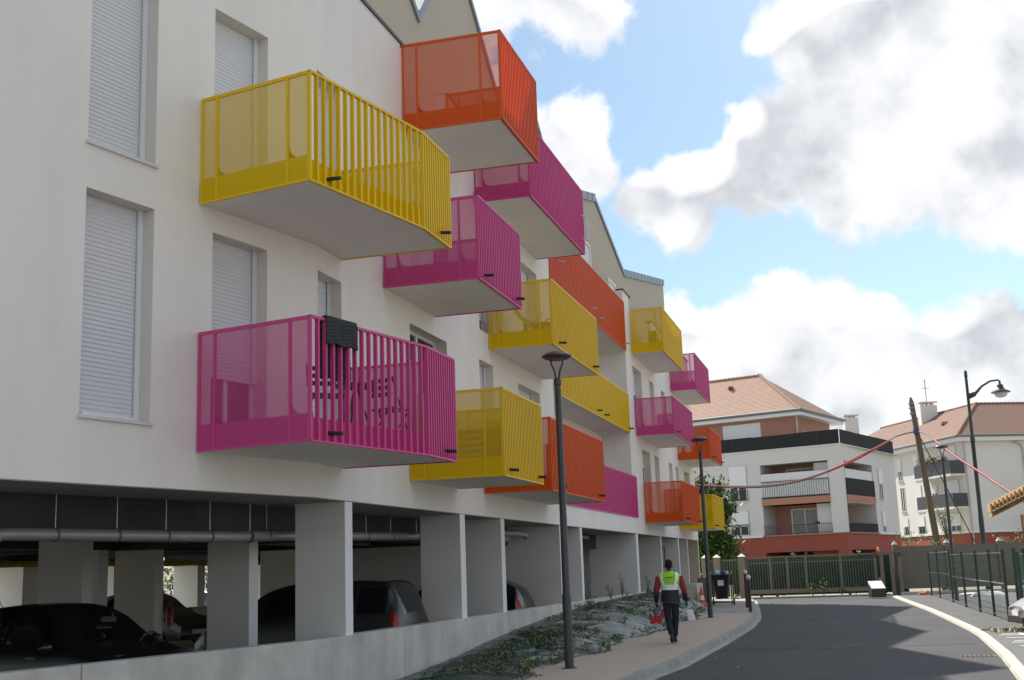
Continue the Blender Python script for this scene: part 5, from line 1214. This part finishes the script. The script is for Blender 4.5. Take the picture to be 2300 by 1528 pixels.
# ================================================================== FAR BUILDINGS
terra = mat('terracotta_render', (.42, .205, .145), .85, var=.04, vscale=.4); redr = mat('red_render', (.30, .075, .052), .85, var=.05, vscale=.4)
wh = mat('pale_render', (.62, .61, .60), .85, var=.04, vscale=.3); tile_m = mat('clay_tile', (.36, .225, .165), .8, var=.1, vscale=2.5); tile2 = mat('brown_tile', (.215, .125, .09), .8, var=.12, vscale=2.5)
fas = mat('fascia_white', (.74, .75, .77), .5); gut = mat('gutter_grey', (.16, .17, .18), .5); dgl = mat('far_glass', (.04, .045, .05), .1)
reed = mat('black_reed', (.018, .020, .024), .85, var=.4, vscale=6)
def frame(Cn, hd):
    d = Vector((math.sin(hd), math.cos(hd))); n = Vector((d.y, -d.x)); Cn = Vector(Cn); return lambda t, o_, z: (*(Cn+d*t+n*o_), z)
def tiled(p00, p10, p11, p01, rows, m_, parent, name='roof_tiles', step=.04):
    """slope with a course of tiles per row, each course lifted at its lower edge"""
    p00, p10, p11, p01 = map(Vector, (p00, p10, p11, p01)); nrm_ = (p10-p00).cross(p01-p00).normalized()
    if nrm_.z < 0: nrm_ = -nrm_
    b = MB()
    for i in range(rows):
        a, c = i/rows, (i+1)/rows
        l0, r0_, l1, r1 = p00.lerp(p01, a), p10.lerp(p11, a), p00.lerp(p01, c), p10.lerp(p11, c)
        b.quad(l0+nrm_*step, r0_+nrm_*step, r1, l1); b.quad(l0-nrm_*.01, r0_-nrm_*.01, r0_+nrm_*step, l0+nrm_*step)
    return b.build(name, m_, parent)
def railing(b, T, t0, t1, o_, z0, z1, sp=.14, r=.02):
    b.box(t0, t1, o_-r, o_+r, z1-.05, z1, T); b.box(t0, t1, o_-r, o_+r, z0+.06, z0+.1, T); t = t0
    while t < t1: b.box(t, t+.025, o_-.012, o_+.012, z0, z1-.05, T); t += sp
def fwin(T, t0, t1, z0, z1, o_, parent, drop=.6, out_s=1):
    """window seen from afar: frame, pane, shutter, sill. o_ is the outer face, out_s the outward sign"""
    s_ = out_s; b = MB(); b.box(t0, t1, o_-.02*s_ if s_ > 0 else o_-.02*s_, o_+.03*s_, z0, z1, T) if False else None
    b.quad(T(t0, o_+.012*s_, z0), T(t1, o_+.012*s_, z0), T(t1, o_+.012*s_, z1), T(t0, o_+.012*s_, z1)); w_ = b.build('window', mat('recess_shade', (.42, .42, .42), .8), parent)
    MB().quad(T(t0+.08, o_+.02*s_, z0+.05), T(t1-.08, o_+.02*s_, z0+.05), T(t1-.08, o_+.02*s_, z1-.05), T(t0+.08, o_+.02*s_, z1-.05)).build('pane', dgl, w_)
    b = MB(); tm2 = (t0+t1)/2
    for a, c in ((t0+.06, t0+.14), (t1-.14, t1-.06), (tm2-.05, tm2+.05)): lo, hi = sorted((o_+.021*s_, o_+.04*s_)); b.box(a, c, lo, hi, z0+.04, z1-.04, T)
    b.build('frame', fas, w_)
    if drop: lo, hi = sorted((o_+.041*s_, o_+.06*s_)); MB().box(t0+.06, t1-.06, lo, hi, z1-(z1-z0)*drop, z1-.02, T).build('shutter', fas, w_)
    lo, hi = sorted((o_+.0*s_, o_+.12*s_)); MB().box(t0-.06, t1+.06, lo, hi, z0-.08, z0, T).build('sill', wh, w_)
    return w_
# --- terracotta and white block; corner towards the camera
C1_ = (24.56, 92.0); LH, RH = R(-55), R(33)
A_ = frame(C1_, LH)      # t leftwards and away, o positive = towards the camera?  (n = (cos,-sin) of the heading points away from the camera)
def AL(t, o_, z): return A_(t, -o_, z)       # o positive = outwards, towards the camera
AR = frame(C1_, RH)                          # o positive = outwards to the right
b1 = empty('terracotta_block', (24.56, 92, 0), 'white and terracotta apartment block with loggias and black reed screens on its roof terrace', 'apartment building')
Z0, ZR, ZT2 = -1, 3.8, 10.42
LL, LR = 28, 14.0
def facewall(T, L_, holes, name, m_, zlo, zhi, flip=1):
    return wall_grid(name, m_, T, 0, L_, zlo, zhi, holes, depth=0, parent=b1)
# white walls with loggia openings
lo2, lo1 = (1.08, 6.6, 6.62, 9.28), (1.08, 6.6, 3.8, 6.12)
wall_grid('white_wall', wh, AL, 0, LL, ZR, ZT2, [(*lo2, 2.4), (*lo1, 2.4)], parent=b1, revm=wh)
wall_grid('white_wall', wh, AR, 0, LR, ZR, ZT2, [(.62, 7.6, 6.6, 9.18, 2.4), (.6, 7.8, 3.8, 6.05, 2.4)], parent=b1, revm=wh)
wall_grid('red_base_wall', redr, AL, 0, LL, Z0, ZR, [(.8, 6.6, -.9, 2.5, 3)], parent=b1, revm=redr)
wall_grid('red_base_wall', redr, AR, 0, LR, Z0, ZR, [(.8, 6.8, -.9, 2.5, 3)], parent=b1, revm=redr)
b = MB()
for T, x0, x1 in ((AL, 1.0, 6.7), (AR, .55, 7.9)):
    b.quad(T(x0, -2.4, 3.8), T(x1, -2.4, 3.8), T(x1, -2.4, 9.4), T(x0, -2.4, 9.4))
b.build('loggia_back_wall', terra, b1)
b = MB()
for T, x0, x1 in ((AL, 1.085, 6.595), (AR, .63, 7.6)): b.box(x0, x1, -2.39, .12, 6.12, 6.62, T); b.box(x0, x1, -2.39, .1, 3.72, 3.81, T)
b.build('balcony_slab', terra, b1)
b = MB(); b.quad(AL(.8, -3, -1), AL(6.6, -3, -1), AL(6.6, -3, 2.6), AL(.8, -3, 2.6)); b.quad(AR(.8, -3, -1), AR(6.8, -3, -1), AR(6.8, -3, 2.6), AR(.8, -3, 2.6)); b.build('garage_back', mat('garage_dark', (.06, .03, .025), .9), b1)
b = MB(); b.box(.0, LL, .0, .1, ZR-.12, ZR+.02, lambda t, o_, z: AL(t, o_+.002, z)) if False else None
b.box(6.7, LL, .003, .12, ZR-.12, ZR+.06, AL); b.box(8.0, LR, .003, .12, ZR-.12, ZR+.06, AR); b.build('string_course', fas, b1)
for t0, t1, z0, z1, dr in ((7.75, 9.36, 6.6, 9.36, .62), (7.8, 9.36, 3.95, 5.85, .66), (13, 14.6, 6.6, 9.3, .6), (13, 14.6, 3.9, 5.9, .6), (18, 19.6, 6.6, 9.3, .6)):
    wn_ = fwin(AL, t0, t1, z0, z1, 0, b1, dr); b = MB(); railing(b, AL, t0, t1, .13, z0, z0+.8, .16); b.build('window_guard', black_metal, wn_)
for t0, t1, z0, z1, dr in ((9.0, 10.1, 6.5, 9.0, .5), (9.1, 10.1, 3.9, 5.6, .75)): fwin(AR, t0, t1, z0, z1, 0, b1, dr)
# loggia doors, railings, cloth
for (T, t0, t1, z0, z1) in ((AL, 3.0, 5.2, 3.82, 5.75), (AL, 2.9, 5.4, 6.65, 8.9)):
    w_ = MB().quad(T(t0, -2.38, z0), T(t1, -2.38, z0), T(t1, -2.38, z1), T(t0, -2.38, z1)).build('patio_door', mat('lace_curtain', (.38, .39, .38), .7, var=.3, vscale=8), b1)
    b = MB()
    for x in (t0-.06, (t0+t1)/2-.06, t1-.06): b.box(x, x+.12, -2.375, -2.3, z0, z1, T)
    b.box(t0, t1, -2.375, -2.3, z1, z1+.1, T); b.build('door_frame', fas, w_)
b = MB(); railing(b, AL, 1.1, 6.6, .06, 3.82, 4.55, .16); b.build('loggia_railing', black_metal, b1)
b = MB(); railing(b, AL, 1.1, 6.6, .09, 6.64, 7.95, .19, .03); b.build('loggia_railing', black_metal, b1)
MB().box(1.12, 6.58, .0, .03, 6.75, 8.55, AL).build('white_screen_cloth', mat('white_cloth', (.66, .68, .70), .8, var=.05), b1)
MB().box(.65, 7.3, .0, .03, 7.9, 8.6, AR).build('white_screen_cloth', MATS['white_cloth'], b1)
for z0, z1 in ((6.66, 7.9), (3.82, 4.5)):
    b = MB(); t = .62
    while t < 7.6: b.box(t, t+.07, .04, .07, z0, z1, AR); t += .085
    b.build('reed_screen', reed, b1)
q = AL(2.4, -.8, 3.82); MB().lathe(q, [(.0, .62), (.3, .7), (.34, .8), (.3, .92), (0, 1.0)], 14).tube([Vector(q)+Vector((.2, 0, 0)), Vector(q)+Vector((.1, 0, .7))], .02, 5).tube([Vector(q)+Vector((-.2, 0, 0)), Vector(q)+Vector((-.1, 0, .7))], .02, 5).build('barbecue', black_metal, label='black kettle barbecue on the lowest loggia of the terracotta block', cat='barbecue')
# roof terrace screens, individual bays
random.seed(2)
def screen(T, L_, n):
    for k_ in range(n):
        a, c = L_*k_/n+.008, L_*(k_+1)/n-.008; b = MB(); t = a; dz = random.uniform(-.05, -.01)
        while t < c: b.box(t, min(c, t+.055), .03, .06, ZT2+.05+dz, ZT2+1.15+dz, T); t += .06
        b.build('reed_screen', reed, b1)
screen(AL, 16, 9); screen(AR, 13.9, 9)
b = MB(); b.box(-.1, LL, -.3, .08, ZT2, ZT2+.05, AL); b.box(.3, LR, -.3, .07, ZT2, ZT2+.045, AR); b.build('parapet_coping', fas, b1)
b = MB(); b.quad(AL(0, 0, ZT2-.1), AL(LL, 0, ZT2-.1), AL(LL, -14, ZT2-.1), AL(0, -14, ZT2-.1)); b.build('terrace_floor', concrete, b1)
# set back top storey
ia, ib = 1.5, 3.95
def UL(t, o_, z): return AL(t, o_-ia, z)
UC = Vector(AL(ib, -ia, 0)[:2]); UR = frame(UC, RH)
b = MB(); b.quad(AL(ib, -ia, ZT2-.1), AL(LL, -ia, ZT2-.1), AL(LL, -ia, 13.5), AL(ib, -ia, 13.5)); b.quad(UR(0, 0, ZT2-.1), UR(8, 0, ZT2-.1), UR(8, 0, 13.5), UR(0, 0, 13.5)); b.build('upper_wall', terra, b1)
fwin(UL, 6.9, 10.3, 10.6, 12.85, 0, b1, .85); fwin(UR, 1.2, 2.2, 10.6, 12.0, 0, b1, .0)
MB().tube([UR(-.08, .1, ZT2), UR(-.08, .1, 13.4)], .07, 8).build('downpipe', mat('beige_pipe', (.55, .45, .38), .5), b1)
ov = .7; ez = 13.45
e0 = Vector(UR(-ov, ov, ez)); 
eL = Vector(AL(LL, -ia+ov, ez)); eR = Vector(UR(8.6, ov, ez)); 
dl = (Vector(AL(1, 0, 0))-Vector(AL(0, 0, 0))); dr_ = (Vector(AR(1, 0, 0))-Vector(AR(0, 0, 0)))
e0 = UC.to_3d()+Vector((0, 0, ez))-dl*ov-dr_*ov; eL = e0+dl*26; eR = e0+dr_*10.5; eB = e0+dl*26+dr_*10.5
rise = 3.9; r1_ = e0+dl*5.25+dr_*5.25+Vector((0, 0, rise)); r2_ = e0+dl*20+dr_*5.25+Vector((0, 0, rise))
b = MB(); b.hexa([e0-Vector((0, 0, .38)), eL-Vector((0, 0, .38)), eB-Vector((0, 0, .38)), eR-Vector((0, 0, .38))], [e0-Vector((0, 0, .06)), eL-Vector((0, 0, .06)), eB-Vector((0, 0, .06)), eR-Vector((0, 0, .06))]); b.build('eaves_fascia', fas, b1)
b = MB(); b.tube([e0-dr_*.12-dl*.12, eL-dr_*.12], .12, 6); b.tube([e0-dl*.12-dr_*.12, eR-dl*.12], .12, 6); b.build('gutter', gut, b1)
tiled(e0, eL, r2_, r1_, 30, tile_m, b1, step=.016); tiled(eR, e0, r1_, r1_, 30, tile_m, b1, step=.016); tiled(eB, eR, r1_, r2_, 30, tile_m, b1, step=.016)
rt_me = MB().tube([(-.19, 0, 0), (.2, 0, .02)], [.13, .16], 8).mesh('ridge_tile', tile_m)
def ridge(p, q_, me_, parent, st=.38):
    p, q_ = Vector(p), Vector(q_); n_ = int((q_-p).length/st); d = (q_-p).normalized()
    for k_ in range(n_+1):
        o = bpy.data.objects.new('ridge_tile', me_); C.objects.link(o); o.location = p.lerp(q_, k_/n_); o.rotation_euler = d.to_track_quat('X', 'Z').to_euler(); par(o, parent)
ridge(e0, r1_, rt_me, b1); ridge(r1_, r2_, rt_me, b1); 
MB().box(-.2, .2, -.2, .2, -.05, .16, lambda x, y, z: tuple(e0.lerp(eL, .35).lerp(r1_.lerp(r2_, .1), .72)+Vector((x, y, z+.1)))).build('roof_vent', redr, b1)
# --- white block with brown tiled roof, right
C2_ = Vector((42.47, 116.0)); L2H, R2H = R(-10), R(80)
B_ = frame(C2_, L2H); BL = lambda t, o_, z: B_(t, -o_, z); BR = frame(C2_, R2H)
b2 = empty('white_block', (42.5, 116, 0), 'white apartment block with a brown hipped roof, chimneys and dark balconies at the right', 'apartment building')
wh2 = mat('bright_render', (.70, .69, .66), .85, var=.03, vscale=.3)
ZE = 12.85; b = MB()
b.quad(BL(0, 0, 3.9), BL(34, 0, 3.9), BL(34, 0, ZE), BL(0, 0, ZE)); b.quad(BR(0, 0, 3.9), BR(22, 0, 3.9), BR(22, 0, ZE), BR(0, 0, ZE)); b.build('white_wall', wh2, b2)
b = MB(); b.quad(BL(0, 0, -1), BL(34, 0, -1), BL(34, 0, 3.9), BL(0, 0, 3.9)); b.quad(BR(0, 0, -1), BR(22, 0, -1), BR(22, 0, 3.9), BR(0, 0, 3.9)); b.build('red_base_wall', redr, b2)
b = MB(); b.box(0, 34, .003, .12, 3.85, 4.05, BL); b.box(0, 22, .003, .12, 3.85, 4.05, BR); b.build('string_course', fas, b2)
for t0, t1, z0, z1, dr in ((11.9, 12.9, 9.7, 12.05, .6), (8.35, 9.4, 9.7, 12.15, .75), (11.75, 12.75, 6.5, 8.95, .0), (8.2, 9.5, 6.5, 8.95, .8), (11.5, 12.5, 4.1, 5.75, .5), (8.1, 9.5, 4.1, 5.8, .6), (15, 16, 9.7, 12, .5), (15, 16, 6.5, 8.9, .5)):
    wn_ = fwin(BL, t0, t1, z0, z1, 0, b2, dr)
    if z0 < 5: b = MB(); railing(b, BL, t0, t1, .13, z0, z0+.7, .16); b.build('window_guard', black_metal, wn_)
for t0, t1, z0, z1, dr in ((.9, 3.6, 10.1, 12.3, .7), (.9, 3.6, 7.0, 9.0, .9), (1.2, 3.2, 4.1, 5.8, .7), (5.0, 6.2, 7.6, 8.7, .7)): fwin(BL, t0, t1, z0, z1, 0, b2, dr)
anth = mat('anthracite_panel', (.05, .055, .065), .5)
for z0 in (9.45, 6.35):
    sl = MB().box(-.3, 6.6, .0, 1.5, z0-.2, z0, BL).build('balcony', wh2, b2)
    MB().box(-.3, 6.6, 1.46, 1.5, z0, z0+1.25, BL).box(-.34, -.3, 0, 1.5, z0, z0+1.25, BL).box(6.56, 6.6, 0, 1.46, z0, z0+1.25, BL).build('balcony_panel', anth, sl)
# flower boxes
pf = Vector(BL(3, 1.6, 10.7))
b = MB(); random.seed(4)
for _ in range(500):
    leaf_quads(b, BL(random.uniform(.2, 5.6), 1.5+random.gauss(0, .15), 10.7+abs(random.gauss(0, .28))), .28, 1, .03, 1, mi=random.choice((0, 0, 1, 2)))
b.build('balcony_flowers', [leafm[0], mat('bright_leaf', (.12, .22, .04), .5), mat('red_flower', (.5, .03, .06), .5)], label='flower boxes with red flowers along the upper balcony of the white block', cat='flowers', kind='stuff')
b = MB(); t0_ = [e for e in [BL(-.5, .5, ZE), BL(34, .5, ZE)]]
db_l = Vector(BL(1, 0, 0))-Vector(BL(0, 0, 0)); db_r = Vector(BR(1, 0, 0))-Vector(BR(0, 0, 0))
f0 = Vector((C2_.x, C2_.y, ZE+.15))-db_l*.6-db_r*.6; fL = f0+db_l*35; fR = f0+db_r*24; fB = f0+db_l*35+db_r*24
MB().hexa([f0-Vector((0, 0, .5)), fL-Vector((0, 0, .5)), fB-Vector((0, 0, .5)), fR-Vector((0, 0, .5))], [f0-Vector((0, 0, .05)), fL-Vector((0, 0, .05)), fB-Vector((0, 0, .05)), fR-Vector((0, 0, .05))]).build('eaves_fascia', fas, b2)
MB().tube([fL-db_r*.1, f0-db_r*.1-db_l*.1], .12, 6).tube([f0-db_r*.1-db_l*.1, fR-db_l*.1], .12, 6).build('gutter', gut, b2)
g1 = at(2238, 905, 123.5); hh = 0
g1 = f0+db_l*7.2+db_r*6.6+Vector((0, 0, 4.0)); g2 = f0+db_l*28+db_r*6.6+Vector((0, 0, 4.0)); g3 = f0+db_l*7.2+db_r*24+Vector((0, 0, 4.0))
tiled(f0, fL, g2, g1, 30, tile2, b2, step=.016); tiled(fR, f0, g1, g3, 30, tile2, b2, step=.016)
rt2 = MB().tube([(-.19, 0, 0), (.2, 0, .02)], [.12, .15], 8).mesh('ridge_tile', tile2)
ridge(f0, g1, rt2, b2, .45); ridge(g1, g2, rt2, b2, .45); ridge(g1, g3, rt2, b2, .45)
for (c, h, w_, nm) in ((f0+db_l*27+db_r*2.2+Vector((0, 0, 1.2)), 3.9, .8, 'chimney'), (f0+db_l*15+db_r*5.5+Vector((0, 0, 3.0)), 1.9, .9, 'chimney')):
    ch_ = MB().box(c.x-w_, c.x+w_, c.y-.5, c.y+.5, c.z-1, c.z+h).build('chimney', wh2, b2)
    MB().box(c.x-w_-.1, c.x+w_+.1, c.y-.6, c.y+.6, c.z+h+.25, c.z+h+.38).build('chimney_cap', wh2, ch_)
    for x in (-.55, 0, .55): MB().box(c.x+x*w_-.1, c.x+x*w_+.1, c.y-.3, c.y+.3, c.z+h, c.z+h+.25).build('chimney_pot', wh2, ch_)
an_ = f0+db_l*15+db_r*5.5+Vector((0, 0, 5.2)); MB().tube([an_, an_+Vector((0, 0, 2.6))], .05, 5).tube([an_+Vector((-.4, 0, 1.6)), an_+Vector((.4, 0, 1.6))], .03, 4).build('aerial', galv, b2)
MB().tube([BR(5.2, .15, ZE-.3), BR(6.2, .15, ZE-.7), BR(6.4, .15, ZE-1.2), BR(6.6, .15, -1)], .09, 8).build('downpipe', mat('pink_pipe', (.55, .45, .42), .5), b2)
MB().tube([BR(.3, .15, ZE-.3), BR(.3, .15, 0)], .07, 8).build('downpipe', MATS['pink_pipe'], b2)
for t, o_ in ((3.0, .5), (5.2, .5), (5.4, .38)):
    c = f0+db_r*(7+t)+db_l*(7.2*o_)+Vector((0, 0, 4.0*o_+.1)); MB().box(c.x-.3, c.x+.3, c.y-.3, c.y+.3, c.z-.1, c.z+.18).build('roof_vent', tile_m, b2)
c = f0+db_l*8+db_r*3.3+Vector((0, 0, 2.1)); MB().box(c.x-.3, c.x+.3, c.y-.3, c.y+.3, c.z-.1, c.z+.18).build('roof_vent', tile_m, b2)
MB().box(6.8, 14, .0, 1.6, 4.2, 5.6, BR).build('terrace_screen', reed, b2)

# ================================================================== TREES
def tree(loc, h, rad, n, label, sizes=(.28, .44), lean=0, seed=1, mats=None, cb=.25):
    random.seed(seed); c = Vector(loc); root = empty('tree', loc, label, 'tree')
    MB().tube([c, c+Vector((.1, 0, h*.35)), c+Vector((.0, .1, h*.8))], [.16, .12, .05], 8).build('trunk', mat('bark', (.09, .07, .05), .9, bump=.03, bscale=10), root, smooth=True)
    bb = MB(); bl = MB()
    for k_ in range(26):
        a_ = random.uniform(0, 6.28); zz = h*random.uniform(cb, 1); rr_ = rad*math.sin(math.pi*min(.97, max(.08, (zz/h-cb*.6)/(1-cb*.6))))**.6*random.uniform(.5, 1.05)
        st = c+Vector((0, 0, zz*.75)); tip = c+Vector((math.cos(a_)*rr_, math.sin(a_)*rr_, zz)); bb.tube([st, st.lerp(tip, .5)+Vector((0, 0, .15)), tip], [.05, .03, .01], 5)
        for q_ in range(n//26):
            t = random.uniform(.35, 1.05); p = st.lerp(tip, t)+Vector((random.gauss(0, rad*.17), random.gauss(0, rad*.17), random.gauss(0, rad*.2)))
            leaf_quads(bl, p, random.uniform(*sizes), 1, .03, .8, mi=random.choice((0, 0, 1)) )
    bb.build('branches', MATS['bark'], root); bl.build('crown', mats or [mat('tree_leaf', (.05, .11, .02), .5, var=.35, vscale=2), mat('tree_leaf_light', (.10, .16, .035), .5, var=.3, vscale=2)], root)
    return root
p = at(1598, 1240, 74); tree((p.x, p.y, 0), 6.9, 1.6, 13000, 'green leafy tree between the end of the balconies and the terracotta block', seed=4)
p = at(1588, 1240, 78); tree((p.x, p.y, 0), 4.9, 2.3, 8000, 'darker lower tree behind the street lamp at the building end', seed=8, mats=[mat('dark_leaf', (.02, .04, .012), .6, var=.3), mat('dark_leaf2', (.035, .06, .018), .6, var=.3)])

print('objects', len(bpy.data.objects), 'tris', sum(len(m_.polygons) for m_ in bpy.data.meshes)*2)
